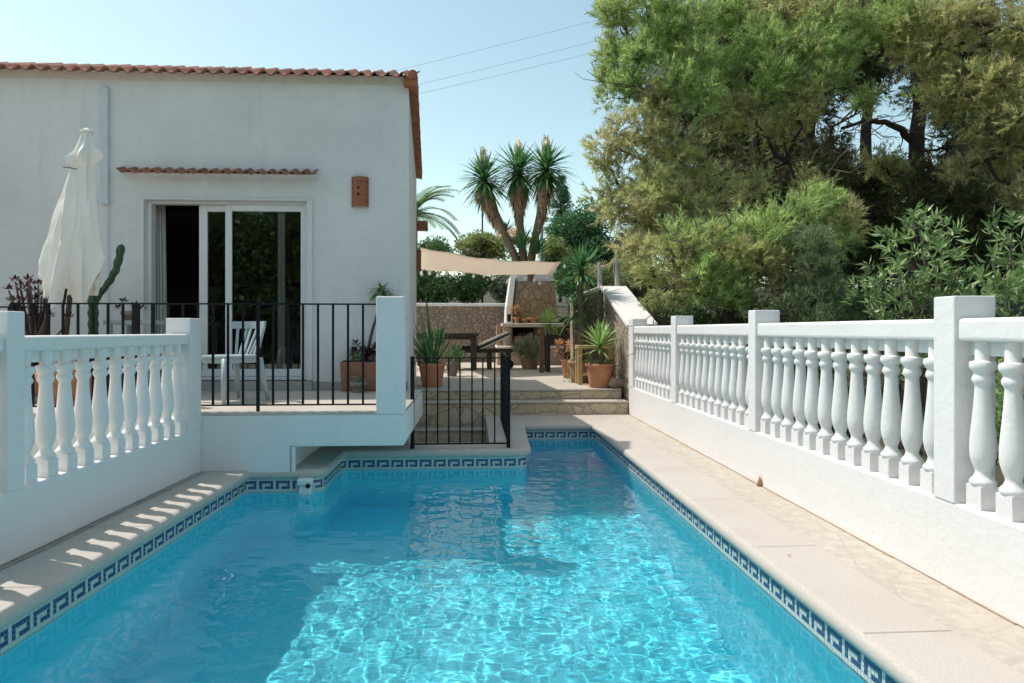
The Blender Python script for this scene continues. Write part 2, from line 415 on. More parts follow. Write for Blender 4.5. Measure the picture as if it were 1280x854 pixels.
def glass_mat():
    n = NT('window_glass')
    fr = n.n('Fresnel', IOR=1.7)
    gl = n.n('BsdfGlossy', Roughness=0.0); gl.inputs['Color'].default_value = (1, 1, 1, 1)
    tp = n.n('BsdfTransparent'); tp.inputs['Color'].default_value = (0.62, 0.66, 0.65, 1)
    mx = n.n('MixShader'); n.l(fr.outputs[0], mx.inputs[0]); n.l(tp.outputs[0], mx.inputs[1]); n.l(gl.outputs[0], mx.inputs[2])
    n.l(mx.outputs[0], n.out.inputs[0]); return n.mat
M['glass'] = glass_mat()

def water_mat():
    n = NT('pool_water')
    b = n.b; b.inputs['Base Color'].default_value = (0.86, 1.0, 1.0, 1)
    b.inputs['Roughness'].default_value = 0.0; b.inputs['IOR'].default_value = 1.333
    b.inputs['Transmission Weight'].default_value = 1.0
    return n.mat
M['water'] = water_mat()

def pool_mat():
    n = NT('pool_mosaic')
    g = n.n('NewGeometry'); p = g.outputs['Position']
    # 2.5 cm mosaic: lines where any pair of coordinates crosses a joint
    sep = n.n('SeparateXYZ'); n.l(p, sep.inputs[0])
    nrm = n.n('SeparateXYZ'); n.l(g.outputs['True Normal'], nrm.inputs[0])
    lines = None
    for ax in range(3):
        fr = n.math('FRACT', n.math('MULTIPLY', sep.outputs[ax], 1/0.05))
        e = n.math('LESS_THAN', fr, 0.09)
        keep = n.math('LESS_THAN', n.math('ABSOLUTE', nrm.outputs[ax]), 0.7)
        e = n.math('MULTIPLY', e, keep)
        lines = e if lines is None else n.math('MAXIMUM', lines, e)
    sc = n.n('VectorMath', _operation='SCALE'); sc.inputs['Scale'].default_value = 1/0.05; n.l(p, sc.inputs[0])
    fl = n.n('VectorMath', _operation='FLOOR'); n.l(sc.outputs[0], fl.inputs[0])
    wn_ = n.n('TexWhiteNoise', _noise_dimensions='3D'); n.l(fl.outputs[0], wn_.inputs['Vector'])
    c = n.ramp(wn_.outputs['Value'], [(0, (0.11, 0.765, 0.925)), (1, (0.15, 0.815, 0.95))])
    c = n.mix(lines, c, (0.18, 0.77, 0.90))
    n.col(c); n.rough(0.5); return n.mat
M['pool'] = pool_mat()

def Wy(px, py, y):
    """photo pixel on the upright plane y = const"""
    u = (px - 640.0) / F; s, c = math.sin(YAW), math.cos(YAW)
    return P(px, py, y / (c - u * s))

# ------------------------------------------------------------------ ground
def ground():
    xs = [-500, -120, -50, -25, -14, -9.5, -2.62, -2.60, 2.36, 2.38] + [2.6 + 0.6*i for i in range(26)] + [22, 30, 50, 120, 500]
    ys = [-400, -100, -40, -20, -10, -3, -2.9, 2, 5, 8, 10.2, 10.3, 13, 16, 19.3, 19.35] + [20 + i for i in range(14)] + [40, 60, 100, 300, 900]
    def z(x, y):
        if -2.61 <= x <= 2.37 and -2.95 <= y <= 10.25: return -3.2
        if y >= 19.34: return 1.55 + min(0.085*(y-19), 4.0)
        if x > 2.37: return -0.25 + 0.10*min(x-2.4, 5) + 0.26*min(max(x-8, 0), 22) + 0.03*min(max(y-8, 0), 12) + 0.10*math.sin(x*1.7+y*0.9)
        return -0.25
    mb = MB(); n = len(xs)
    mb.v = [(x, y, z(x, y)) for y in ys for x in xs]
    for j in range(len(ys)-1):
        for i in range(n-1):
            a = j*n+i; mb.f.append((a, a+1, a+n+1, a+n)); mb.m.append(0)
    tag(mb.build('terrain', M['earth']), kind='structure')
ground()

# ------------------------------------------------------------------ pool
POOL = [((1.565, 0.55), 0.05), ((1.555, 8.68), 0.05), ((0.60, 8.68), 0.05), ((0.54, 6.9), 0.13), ((-1.31, 6.9), 0.08),
        ((-1.31, 6.0), 0.13), ((-1.955, 6.0), 0.05), ((-2.10, 0.55), 0.05)]
def offset_ring(d, n=6):
    pts = []; k = len(POOL)
    V2 = [Vector(p[0]) for p in POOL]
    for i in range(k):
        p, r = V2[i], POOL[i][1]
        a = (p - V2[i-1]).normalized(); b = (V2[(i+1) % k] - p).normalized()
        na = Vector((a.y, -a.x)); nb = Vector((b.y, -b.x))
        turn = a.x*b.y - a.y*b.x
        bis = (na + nb); m = p + bis * (d / (1 + na.dot(nb)))
        rr = max(r + d, 0.0) if turn > 0 else max(r - d, 0.0)
        ang = math.acos(max(-1, min(1, a.dot(b)))); tl = rr * math.tan(ang/2)
        s0 = m - a*tl; s1 = m + b*tl
        for j in range(n+1):
            f = j/n
            q = s0.lerp(m, f).lerp(m.lerp(s1, f), f)
            pts.append((q.x, q.y))
    return pts
ring0 = offset_ring(0.0)
def inside(x, y, ring):
    c = False; j = len(ring)-1
    for i in range(len(ring)):
        xi, yi = ring[i]; xj, yj = ring[j]
        if (yi > y) != (yj > y) and x < (xj-xi)*(y-yi)/(yj-yi)+xi: c = not c
        j = i
    return c
WATER_Z = -0.195
def pool():
    mb = MB(); n = len(ring0); zb = -1.55
    mb.v = [(x, y, 0.0-0.03) for x, y in ring0] + [(x, y, zb) for x, y in ring0]
    for i in range(n):
        j = (i+1) % n
        mb.f.append((i, n+i, n+j, j)); mb.m.append(0)
    mb.f.append(tuple(range(n, 2*n))); mb.m.append(0)
    o = tag(mb.build('pool_basin', M['pool']), kind='structure')
    o.cycles.is_caustics_receiver = True
    # coping: one swept ring with a rounded nose
    prof = [(-0.006, -0.072), (-0.032, -0.072), (-0.043, -0.060), (-0.046, -0.04), (-0.042, -0.018), (-0.028, -0.004), (-0.010, 0.0), (0.004, 0.0), (0.012, 0.0), (0.345, 0.0), (0.35, -0.001), (0.352, -0.004), (0.352, -0.06)]
    rings = [offset_ring(d) for d, z in prof]
    mb = MB()
    for (d, z), rg in zip(prof, rings): mb.v += [(x, y, z) for x, y in rg]
    for k in range(len(prof)-1):
        for i in range(n):
            j = (i+1) % n
            mb.f.append((k*n+i, k*n+j, (k+1)*n+j, (k+1)*n+i)); mb.m.append(0)
    tag(mb.build('pool_coping', M['coping'], smooth=True), kind='structure')
    # open joints across the coping
    mb = MB()
    def joint(x0, y0, x1, y1, w=0.004):
        d = Vector((x1-x0, y1-y0)).normalized(); q = Vector((-d.y, d.x))*w/2
        mb.quad((x0-q.x, y0-q.y, 0.003), (x1-q.x, y1-q.y, 0.003), (x1+q.x, y1+q.y, 0.003), (x0+q.x, y0+q.y, 0.003))
    for y in (1.6, 2.62, 3.7, 4.75, 5.8, 6.9, 7.95): joint(1.54, y, 1.905, y+0.004)
    for y in (1.4, 2.35, 3.31, 4.3, 5.25): joint(-2.36, y, -1.99 + (y-3)*0.026, y)
    for x in (-0.95, -0.1): joint(x, 6.88, x, 7.25)
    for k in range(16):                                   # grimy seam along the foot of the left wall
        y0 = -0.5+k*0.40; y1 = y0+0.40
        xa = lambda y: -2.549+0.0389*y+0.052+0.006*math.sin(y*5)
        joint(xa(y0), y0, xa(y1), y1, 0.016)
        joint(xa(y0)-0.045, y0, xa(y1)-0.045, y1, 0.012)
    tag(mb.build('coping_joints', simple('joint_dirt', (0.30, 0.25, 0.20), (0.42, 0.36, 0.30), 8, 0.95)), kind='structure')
    mb = MB()
    for k in range(24):
        y0 = -0.2+k*0.41; w = rnd.uniform(0.006, 0.02)
        mb.quad((2.2215-w, y0, 0.0012), (2.2215, y0, 0.0012), (2.2215, y0+0.41, 0.0012), (2.2215-w*0.8, y0+0.41, 0.0012))
    tag(mb.build('earth_seam', simple('ochre_dirt', (0.42, 0.27, 0.17), (0.50, 0.38, 0.28), 12, 0.95)), kind='structure')
    # mosaic band: Greek key of small tiles
    key = ["......", "11111.", "1...1.", "1.111.", "......", "......"]
    mb = MB(); T = 0.0236
    s_tot = 0.0
    for i in range(n):
        a = Vector(ring0[i]); b = Vector(ring0[(i+1) % n]); L = (b-a).length
        if L < 1e-5: continue
        d = (b-a)/L; nin = Vector((-d.y, d.x))
        a2 = a + nin*0.003
        k0 = int(math.floor(s_tot/T)); k1 = int(math.ceil((s_tot+L)/T))
        p0 = a2; p1 = a2 + d*L
        mb.quad((p0.x, p0.y, -0.0715), (p0.x, p0.y, -0.0755-6*T), (p1.x, p1.y, -0.0755-6*T), (p1.x, p1.y, -0.0715), 2)
        for k in range(k0, k1):
            f0 = max(k*T+0.0014, s_tot)-s_tot; f1 = min((k+1)*T-0.0014, s_tot+L)-s_tot
            if f1-f0 < 0.002: continue
            q0 = a2 + d*f0 + nin*0.002; q1 = a2 + d*f1 + nin*0.002
            for r_ in range(6):
                dark = key[r_][5-(k % 6)] == '1'
                z1 = -0.075-r_*T-0.0014; z0 = -0.075-(r_+1)*T+0.0014
                mb.quad((q0.x, q0.y, z1), (q0.x, q0.y, z0), (q1.x, q1.y, z0), (q1.x, q1.y, z1), 1 if dark else 0)
        s_tot += L
    tag(mb.build('pool_tile_band', [M['tile_cream'], M['tile_navy'], M['grout']]), kind='structure')
    # water with real waves
    dx = 0.016
    xs = np.arange(-2.12, 1.60, dx); ys = np.arange(0.52, 8.72, dx)
    X, Y = np.meshgrid(xs, ys); Z = np.zeros_like(X)
    rw = np.random.default_rng(11)
    for i in range(150):
        lam = 0.042 * (0.50/0.042) ** rw.random()
        th = rw.normal(1.25, 0.85)
        k = 2*math.pi/lam
        amp = WAVE * 0.44 * lam**0.70
        Z += amp*np.sin(k*(X*math.cos(th) + Y*math.sin(th)) + rw.random()*6.283)
    Z += WATER_Z
    ny, nx = X.shape
    idx = np.arange(ny*nx).reshape(ny, nx)
    fx = (X[:-1, :-1]+dx/2).ravel(); fy = (Y[:-1, :-1]+dx/2).ravel()
    q = np.stack([idx[:-1, :-1], idx[:-1, 1:], idx[1:, 1:], idx[1:, :-1]], -1).reshape(-1, 4)
    ring = np.array(ring0)
    def ins(px_, py_):
        c = np.zeros(len(px_), bool); j = len(ring)-1
        for i in range(len(ring)):
            xi, yi = ring[i]; xj, yj = ring[j]
            if abs(yi-yj) > 1e-12:
                c ^= ((yi > py_) != (yj > py_)) & (px_ < (xj-xi)*(py_-yi)/(yj-yi)+xi)
            j = i
        return c
    ok = np.zeros(len(fx), bool)
    for ax in (-0.03, 0.03):
        for ay in (-0.03, 0.03): ok |= ins(fx+ax, fy+ay)
    keep = q[ok]
    used = np.unique(keep); remap = -np.ones(ny*nx, int); remap[used] = np.arange(len(used))
    co = np.stack([X.ravel(), Y.ravel(), Z.ravel()], 1)[used]
    me = bpy.data.meshes.new('water'); me.from_pydata(co.tolist(), [], remap[keep].tolist())
    me.polygons.foreach_set('use_smooth', [True]*len(me.polygons)); me.materials.append(M['water']); me.update()
    w = bpy.data.objects.new('pool_water', me); COL.objects.link(w); tag(w, kind='structure')
    w.cycles.is_caustics_caster = True
WAVE = 0.00088
pool()

def deck():
    mb = MB()
    z0, z1 = -0.12, -0.004
    mb.box(1.75, 2.26, -2.8, 9.70, z0, z1)                # right strip by the wall
    mb.box(-2.75, -2.2, -2.8, 6.0, z0, z1)
    mb.box(-2.2, 1.75, -2.8, 0.30, z0, z1); mb.box(-9, 7, -8.5, -2.801, z0, z1)  # the wide slab is unseen, added behind the camera to bounce sunlight
    mb.box(0.17, 1.75, 8.95, 9.70, z0, z1)                # in front of the steps
    mb.box(0.17, 0.36, 7.12, 8.95, z0, z1)
    mb.box(-1.62, 0.17, 7.12, 7.32, z0, z1)               # back of the peninsula
    mb.box(-1.62, -1.5, 6.0, 7.12, z0, z1)
    tag(mb.build('pool_deck', M['paving']), kind='structure')
    mb = MB()                                             # stairwell going down under the terrace
    mb.box(-2.6, 0.17, 7.32, 9.7, -1.6, -1.4)
    mb.box(-2.6, 0.17, 7.24, 7.319, -1.4, -0.13)
    mb.box(0.171, 0.25, 7.32, 9.7, -1.4, -0.13)
    mb.box(-2.6, -2.5, 7.32, 9.7, -1.4, -0.13)
    tag(mb.build('stairwell', M['step']), kind='structure')
deck()

def steps():
    mb = MB()
    # two steps up to the patio, then treads going down into the stairwell
    mb.box(-0.95, 2.222, 9.70, 10.02, -0.2, 0.155, 0); mb.box(-0.95, 2.222, 9.675, 10.02, 0.157, 0.185, 1)
    mb.box(-1.05, 2.19, 10.00, 10.4, 0.186, 0.305, 0); mb.box(-1.05, 2.19, 9.975, 10.4, 0.307, 0.335, 1)
    for k in range(5):
        y1 = 9.70 - 0.27*k; zt = -0.165*(k+1)
        mb.box(-0.95, 0.165, y1-0.27+0.002, y1-0.002, -1.4, zt-0.03, 0)
        mb.box(-0.95, 0.165, y1-0.29, y1-0.004, zt-0.028, zt, 1)
    t = mb.build('garden_steps', [M['step'], M['paving']], bev=0.012)
    tag(t, 'crazy paved stone steps rising from the pool deck to the patio', 'steps')
    mb = MB()
    mb.box(-6, 2.23, 10.35, 19.2, 0.1, 0.331)
    tag(mb.build('patio', M['paving']), kind='structure')
steps()

# ------------------------------------------------------------------ house
FY = 8.1; XC = -0.762; ZE = 4.08; FLOOR = 0.50; BX, BY = -1.08, 13.0
def house():
    h = thing('house', 'white rendered house with terracotta tiled eave and sliding glass door', 'house', (-4.5, FY, 0))
    off = (-4.5, FY, 0)
    dl, dr = Wy(181, 300, FY).x, Wy(384, 300, FY).x
    dt = Wy(290, 251, FY).z
    X0 = -10.0; TH = 0.24
    mb = MB()
    mb.box(X0, dl, FY, FY+TH, -0.3, ZE); mb.box(dl, dr, FY, FY+TH, dt, ZE); mb.box(dl, dr, FY, FY+TH, -0.3, FLOOR-0.002)
    # right-hand part, running back along the slightly skewed side wall
    mb.prism([(dr, FY), (XC, FY), (BX, BY), (BX-TH, BY), (XC-TH, FY+TH), (dr, FY+TH)], -1.5, ZE)
    mb.box(X0, BX-TH, BY-TH, BY, -0.3, ZE)
    w = mb.build('wall', M['facade'], h, off=off)
    # roof
    mb = MB()
    mb.prism([(X0, FY+0.35), (XC-0.12, FY+0.35), (BX-0.05, BY), (X0, BY)], ZE+0.01, ZE+0.15)
    rf = mb.build('roof', M['roof_grey'], h, off=off)
    def tiles(x0, x1, yf, z, period, amp, length, slope, th, name, mat, rows=1):
        mb = MB(); n = int(round((x1-x0)/period))*12; per = (x1-x0)/round((x1-x0)/period)
        jit = [rnd.uniform(-0.012, 0.012) for _ in range(n//12+2)]
        ring = []
        for top in (0, 1):
            for e in range(2):
                row = []
                for i in range(n+1):
                    x = x0+(x1-x0)*i/n; ph = 2*math.pi*(x-x0)/per
                    c = math.cos(ph); zz = amp*(c if c > 0 else c*0.9)
                    j = jit[int((i+6)//12)]
                    y = yf + j + e*length
                    row.append((x, y, z+zz+e*length*slope + (th if top else 0)))
                ring.append(row)
        b0, b1, t0, t1 = ring
        for i in range(n):
            mb.quad(t0[i], t0[i+1], t1[i+1], t1[i]); mb.quad(b0[i+1], b0[i], b1[i], b1[i+1])
            mb.quad(b0[i], b0[i+1], t0[i+1], t0[i]); mb.quad(t1[i], t1[i+1], b1[i+1], b1[i])
        mb.quad(b0[0], t0[0], t1[0], b1[0]); mb.quad(b0[n], b1[n], t1[n], t0[n])
        return mb.build(name, mat, h, off=off)
    tiles(X0, XC+0.10, FY-0.16, ZE+0.055, 0.157, 0.030, 0.55, 0.42, 0.018, 'eave_tiles', M['tile_roof'])
    mb = MB()                                        # mortar bed filling the waves under the eave
    zt_ = lambda y: ZE+0.055+(y-(FY-0.16))*0.42-0.012
    ya, yb = FY-0.045, FY+0.36
    mb.hexa([(X0, FY-0.008, ZE+0.0), (XC-0.003, FY-0.008, ZE+0.0), (XC-0.003, yb, ZE+0.002), (X0, yb, ZE+0.002), (X0, ya, zt_(ya)), (XC-0.003, ya, zt_(ya)), (XC-0.003, yb, zt_(yb)), (X0, yb, zt_(yb))])
    mb.build('cornice', simple('mortar', (0.66, 0.61, 0.53), (0.58, 0.53, 0.46), 8, 0.9), h, off=off)
    # verge tiles along the side wall
    mb = MB()
    n = 16
    for k in range(n):
        f0 = k/n; f1 = (k+1)/n
        a = Vector((XC, FY, 0)).lerp(Vector((BX, BY, 0)), f0); b = Vector((XC, FY, 0)).lerp(Vector((BX, BY, 0)), f1)
        dz = 0.012*(k % 2)
        mb.hexa([(a.x-0.05, a.y-0.12, ZE-0.02), (a.x+0.115+dz*0.5, a.y-0.12, ZE-0.055-dz), (b.x+0.115, b.y-0.125, ZE-0.055), (b.x-0.05, b.y-0.125, ZE-0.02),
                 (a.x-0.05, a.y-0.12, ZE+0.06), (a.x+0.115+dz*0.5, a.y-0.12, ZE+0.075), (b.x+0.115, b.y-0.125, ZE+0.075), (b.x-0.05, b.y-0.125, ZE+0.06)])
    mb.tube([(XC+0.06, FY-0.15, ZE+0.085), (BX+0.06, BY, ZE+0.085)], 0.055, 12)
    mb.build('verge_tiles', M['tile_verge'], h, off=off, bev=0.006)
    # little tiled canopy above the door
    cl, cr = Wy(155, 218, FY).x, Wy(398, 218, FY).x
    zc = Wy(270, 220, FY).z
    cn = tiles(cl, cr, FY-0.17, zc, (cr-cl)/17, 0.022, 0.17, 0.35, 0.016, 'door_canopy', M['tile_roof'])
    mb = MB(); mb.hexa([(cl+0.02, FY-0.008, zc-0.028), (cr-0.02, FY-0.008, zc-0.028), (cr-0.02, FY-0.001, zc-0.028), (cl+0.02, FY-0.001, zc-0.028), (cl+0.02, FY-0.07, zc+0.014), (cr-0.02, FY-0.07, zc+0.014), (cr-0.02, FY-0.001, zc+0.05), (cl+0.02, FY-0.001, zc+0.05)])
    mb.build('mortar_bed', M['facade'], cn, off=off)
    # plaster surround
    a, b = Wy(174, 247, FY), Wy(391, 247, FY)
    mb = MB(); zt = a.z
    mb.box(a.x, dl-0.001, FY-0.025, FY-0.001, FLOOR+0.12, zt); mb.box(dr+0.001, b.x, FY-0.025, FY-0.001, FLOOR+0.12, zt)
    mb.box(dl-0.001, dr+0.001, FY-0.025, FY-0.001, dt+0.001, zt)
    mb.build('door_surround', M['facade'], h, off=off, bev=0.004)
    # skirting
    mb = MB(); mb.box(-6.5, a.x-0.002, FY-0.018, FY-0.001, FLOOR+0.002, FLOOR+0.10); mb.box(b.x+0.002, XC-0.01, FY-0.018, FY-0.001, FLOOR+0.002, FLOOR+0.10)
    mb.box(a.x, b.x, FY-0.05, FY-0.001, FLOOR+0.002, FLOOR+0.11)
    mb.build('skirting', simple('skirting_tile', (0.42, 0.38, 0.35), (0.36, 0.33, 0.30), 6, 0.5), h, off=off)
    # sliding door
    mb = MB(); yd = FY+0.06; zb = FLOOR+0.115
    xo = lambda px: Wy(px, 300, FY+0.06).x
    fw = 0.045
    mb.box(dl, dl+fw, yd, yd+0.12, zb, dt); mb.box(dr-fw, dr, yd, yd+0.12, zb, dt)
    mb.box(dl+fw, dr-fw, yd, yd+0.12, dt-0.03, dt); mb.box(dl+fw, dr-fw, yd, yd+0.12, zb, zb+0.04)
    dor = mb.build('sliding_door', M['pvc'], h, off=off, bev=0.004)
    def leaf(px0, px1, y, name, w0, w1):
        x0, x1 = xo(px0), xo(px1); z0, z1 = zb+0.045, dt-0.033
        mb = MB()
        mb.box(x0, x0+w0, y, y+0.04, z0, z1); mb.box(x1-w1, x1, y, y+0.04, z0, z1)
        mb.box(x0+w0, x1-w1, y, y+0.04, z1-0.075, z1); mb.box(x0+w0, x1-w1, y, y+0.04, z0, z0+0.085)
        o = mb.build(name, M['pvc'], dor, off=off, bev=0.004)
        mb = MB(); mb.quad((x0+w0, y+0.02, z0+0.085), (x1-w1, y+0.02, z0+0.085), (x1-w1, y+0.02, z1-0.075), (x0+w0, y+0.02, z1-0.075))
        g = mb.build('glass_pane', M['glass'], dor, off=off)
        return o
    leaf(246, 350, yd+0.065, 'door_leaf', 0.095, 0.045)
    leaf(281, 382, yd+0.012, 'door_leaf', 0.075, 0.06)
    mb = MB(); mb.box(xo(349), xo(354), yd+0.075, yd+0.095, zb+0.05, dt-0.1)
    mb.build('glazing_stile', M['pvc'], dor, off=off)
    # the dim room behind
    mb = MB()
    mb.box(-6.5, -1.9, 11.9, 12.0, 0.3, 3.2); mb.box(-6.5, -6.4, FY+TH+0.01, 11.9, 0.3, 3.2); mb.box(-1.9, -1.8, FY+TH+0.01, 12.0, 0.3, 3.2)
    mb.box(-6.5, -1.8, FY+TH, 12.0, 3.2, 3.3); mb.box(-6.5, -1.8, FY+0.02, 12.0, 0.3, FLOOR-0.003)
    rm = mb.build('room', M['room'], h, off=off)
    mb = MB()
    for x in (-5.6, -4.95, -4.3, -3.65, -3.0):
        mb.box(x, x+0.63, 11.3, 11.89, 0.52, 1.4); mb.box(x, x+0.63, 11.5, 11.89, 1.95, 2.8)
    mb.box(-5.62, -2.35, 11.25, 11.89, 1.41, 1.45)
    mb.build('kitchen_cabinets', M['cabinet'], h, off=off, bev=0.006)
    # conduit box up the wall
    a = Wy(128, 110, FY); b = Wy(137.5, 256, FY)
    mb = MB(); mb.box(a.x, b.x, FY-0.05, FY-0.001, b.z, a.z)
    mb.build('conduit', M['conduit'], h, off=off, bev=0.004)
    mb = MB(); mb.tube([(b.x-0.01, FY-0.02, b.z), (b.x-0.01, FY-0.02, FLOOR+0.2)], 0.009, 6)
    mb.build('cable', M['conduit'], h, off=off)
    # red beam ends at the back corner
    mb = MB()
    p = P(528, 284, 13.0); mb.box(BX-0.05, p.x+0.11, BY-0.12, BY+0.02, p.z-0.09, p.z+0.09)
    mb.build('beam_end', M['wood_red'], h, off=off, bev=0.006)
    mb = MB(); p = P(524, 327, 13.0); mb.box(BX-0.02, p.x+0.045, BY-0.12, BY+0.0, p.z-0.20, p.z+0.20)
    mb.build('sail_bracket', M['wood_red'], h, off=off, bev=0.006)
house()

# ------------------------------------------------------------------ terrace
TY = 5.96; TZ0 = 0.20
tx362, tx470, tx505 = Wy(362, 500, TY).x, Wy(470, 500, TY).x, Wy(505, 500, TY).x
def terrace():
    t = thing('terrace', 'white raised terrace cantilevered over the pool corner, with tall end pillar', 'terrace', (-2, TY, 0))
    off = (-2, TY, 0)
    mb = MB()
    # slab edge: one outline extruded (front wall full height on the left, overhang on the right)
    out = [(-6.6, -0.03), (tx362, -0.03), (tx362, TZ0), (tx505, TZ0), (tx505, FLOOR-0.03), (-6.6, FLOOR-0.03)]
    mb.v += [(x, TY, z) for x, z in out] + [(x, TY+0.2, z) for x, z in out]
    mb.f += [tuple(range(6)), tuple(range(11, 5, -1))] + [((k+1) % 6, k, 6+k, 6+(k+1) % 6) for k in range(6)]; mb.m += [0]*8
    mb.box(tx362-0.2, tx362, TY+0.2, FY-0.002, -0.05, TZ0)
    mb.box(-6.6, tx505, TY+0.2, FY-0.002, TZ0, FLOOR-0.03)
    mb.box(-6.6, -6.4, TY+0.2, FY-0.002, -0.05, TZ0)
    mb.build('base', M['white'], t, off=off, bev=0.01)
    mb = MB(); mb.box(-6.6, tx505-0.004, TY+0.006, FY-0.03, FLOOR-0.028, FLOOR)
    mb.build('floor', M['terrace'], t, off=off, bev=0.003)
    mb = MB(); mb.box(tx470, tx505, TY-0.002, TY+0.17, FLOOR-0.0295, 1.495)
    mb.build('pillar', M['white'], t, off=off, bev=0.012)
    # bottom dark pipe under the slab
    mb = MB(); mb.tube([(tx362+0.03, TY+0.012, -0.03), (tx362+0.03, TY+0.012, TZ0-0.002)], 0.017, 8)
    mb.build('drain_pipe', M['pvc'], t, off=off)
terrace()

def railing():
    t = thing('terrace_railing', 'thin black iron railing along the front edge of the raised terrace', 'railing', (-2, TY+0.05, FLOOR))
    off = (-2, TY+0.05, FLOOR); y = TY+0.05
    zt, zb = 1.43, FLOOR+0.055
    xl = Wy(14, 400, y).x
    mb = MB(); mb.box(xl, tx470-0.002, y-0.016, y+0.016, zt-0.009, zt+0.004)
    mb.build('top_rail', M['iron'], t, off=off)
    mb = MB(); mb.box(xl, tx470-0.002, y-0.012, y+0.012, zb-0.006, zb+0.006)
    mb.build('bottom_rail', M['iron'], t, off=off)
    px = 453.8; k = 0
    me = None
    while px > 20:
        x = Wy(px, 400, y).x
        post = k % 7 == 0 and k > 0
        mb = MB(); r = 0.0125 if post else 0.0085
        mb.box(x-r, x+r, y-r, y+r, (FLOOR+0.001 if post else zb+0.006), zt-0.009)
        mb.build('post' if post else 'bar', M['iron'], t, off=off)
        px -= 18.75; k += 1
    # the thick post behind the left of the door
    x = Wy(170, 400, y).x
    mb = MB(); mb.box(x-0.026, x+0.026, y-0.02, y+0.02, FLOOR+0.001, zt-0.009); mb.build('post', M['iron'], t, off=off)
    x = Wy(16, 400, y).x
    mb = MB(); mb.box(x-0.02, x+0.02, y-0.02, y+0.02, FLOOR+0.001, zt-0.009); mb.build('post', M['iron'], t, off=off)
    # short return from the end pillar back to the house
    t2 = thing('side_railing', 'short black railing between the tall white pillar and the house wall', 'railing', (-0.80, TY+0.2, FLOOR))
    off = (-0.80, TY+0.2, FLOOR); x = -0.80
    mb = MB(); mb.box(x-0.016, x+0.016, TY+0.175, FY-0.05, 1.325, 1.343); mb.build('top_rail', M['iron'], t2, off=off)
    mb = MB(); mb.box(x-0.012, x+0.012, TY+0.175, FY-0.05, zb-0.006, zb+0.006); mb.build('bottom_rail', M['iron'], t2, off=off)
    for k in range(14):
        yy = TY+0.25+k*0.13
        mb = MB(); mb.box(x-0.0085, x+0.0085, yy-0.0085, yy+0.0085, zb+0.006, 1.325); mb.build('bar', M['iron'], t2, off=off)
    # far left return
    t3 = thing('left_railing', 'black railing with close bars at the left end of the terrace', 'railing', (-4.6, 6.95, FLOOR))
    off = (-4.6, 6.95, FLOOR); y = 6.95
    mb = MB(); mb.box(-6.3, -4.15, y-0.015, y+0.015, 1.42, 1.435); mb.build('top_rail', M['iron'], t3, off=off)
    for k in range(18):
        x = -6.25 + k*0.122
        mb = MB(); mb.box(x-0.0085, x+0.0085, y-0.0085, y+0.0085, FLOOR+0.002, 1.42); mb.build('bar', M['iron'], t3, off=off)
railing()

def gate():
    y = 6.97; t = thing('pool_gate', 'low black iron gate and side panel guarding the sunken stairs', 'gate', (0, y, 0))
    off = (0, y, 0); zt, zb = 0.925, 0.045
    xl, xr = Wy(517, 500, y).x, Wy(634, 500, y).x
    mb = MB(); mb.box(xl, xr, y-0.011, y+0.011, zt-0.012, zt); mb.build('top_rail', M['iron'], t, off=off)
    mb = MB(); mb.box(xl, xr, y-0.011, y+0.011, zb-0.006, zb+0.008); mb.build('bottom_rail', M['iron'], t, off=off)
    for px in (533, 547, 561, 575, 590, 603.5, 618.4):
        x = Wy(px, 500, y).x
        mb = MB(); mb.box(x-0.0075, x+0.0075, y-0.0075, y+0.0075, zb+0.008, zt-0.012); mb.build('bar', M['iron'], t, off=off)
    for x in (xl-0.012, xr+0.012):
        mb = MB(); mb.box(x-0.019, x+0.019, y-0.019, y+0.019, 0.001, zt+0.012); mb.build('post', M['iron'], t, off=off)
    x = xr+0.014
    mb = MB(); mb.box(x-0.011, x+0.011, y+0.02, 8.95, zt-0.012, zt); mb.build('top_rail', M['iron'], t, off=off)
    mb = MB(); mb.box(x-0.011, x+0.011, y+0.02, 8.95, zb-0.006, zb+0.008); mb.build('bottom_rail', M['iron'], t, off=off)
    for k in range(16):
        yy = y+0.12+k*0.122
        mb = MB(); mb.box(x-0.0075, x+0.0075, yy-0.0075, yy+0.0075, zb+0.008, zt-0.012); mb.build('bar', M['iron'], t, off=off)
gate()

# ------------------------------------------------------------------ balustrades
def baluster_mesh(h):
    mb = MB(); k = h/0.75
    mb.box(-0.045, 0.045, -0.045, 0.045, 0.0, 0.105*k)
    prof = [(0.058, 0.105), (0.064, 0.113), (0.064, 0.123), (0.057, 0.132), (0.046, 0.142), (0.038, 0.158), (0.0365, 0.168), (0.041, 0.18),
            (0.052, 0.205), (0.060, 0.232), (0.0625, 0.262), (0.0615, 0.30), (0.057, 0.35), (0.050, 0.41), (0.044, 0.47), (0.0395, 0.53), (0.0385, 0.55),
            (0.043, 0.560), (0.051, 0.570), (0.053, 0.583), (0.048, 0.595), (0.043, 0.603), (0.046, 0.612), (0.056, 0.622), (0.064, 0.632), (0.065, 0.648), (0.060, 0.660), (0.040, 0.664), (0.038, 0.668), (0.038, 0.75)]
    mb.lathe([(r*0.835, z*k) for r, z in prof], 24)
    o = mb.build('baluster', M['baluster'], smooth=True, bev=0)
    m_ = o.modifiers.new('split', 'EDGE_SPLIT'); m_.split_angle = R(38)
    return o
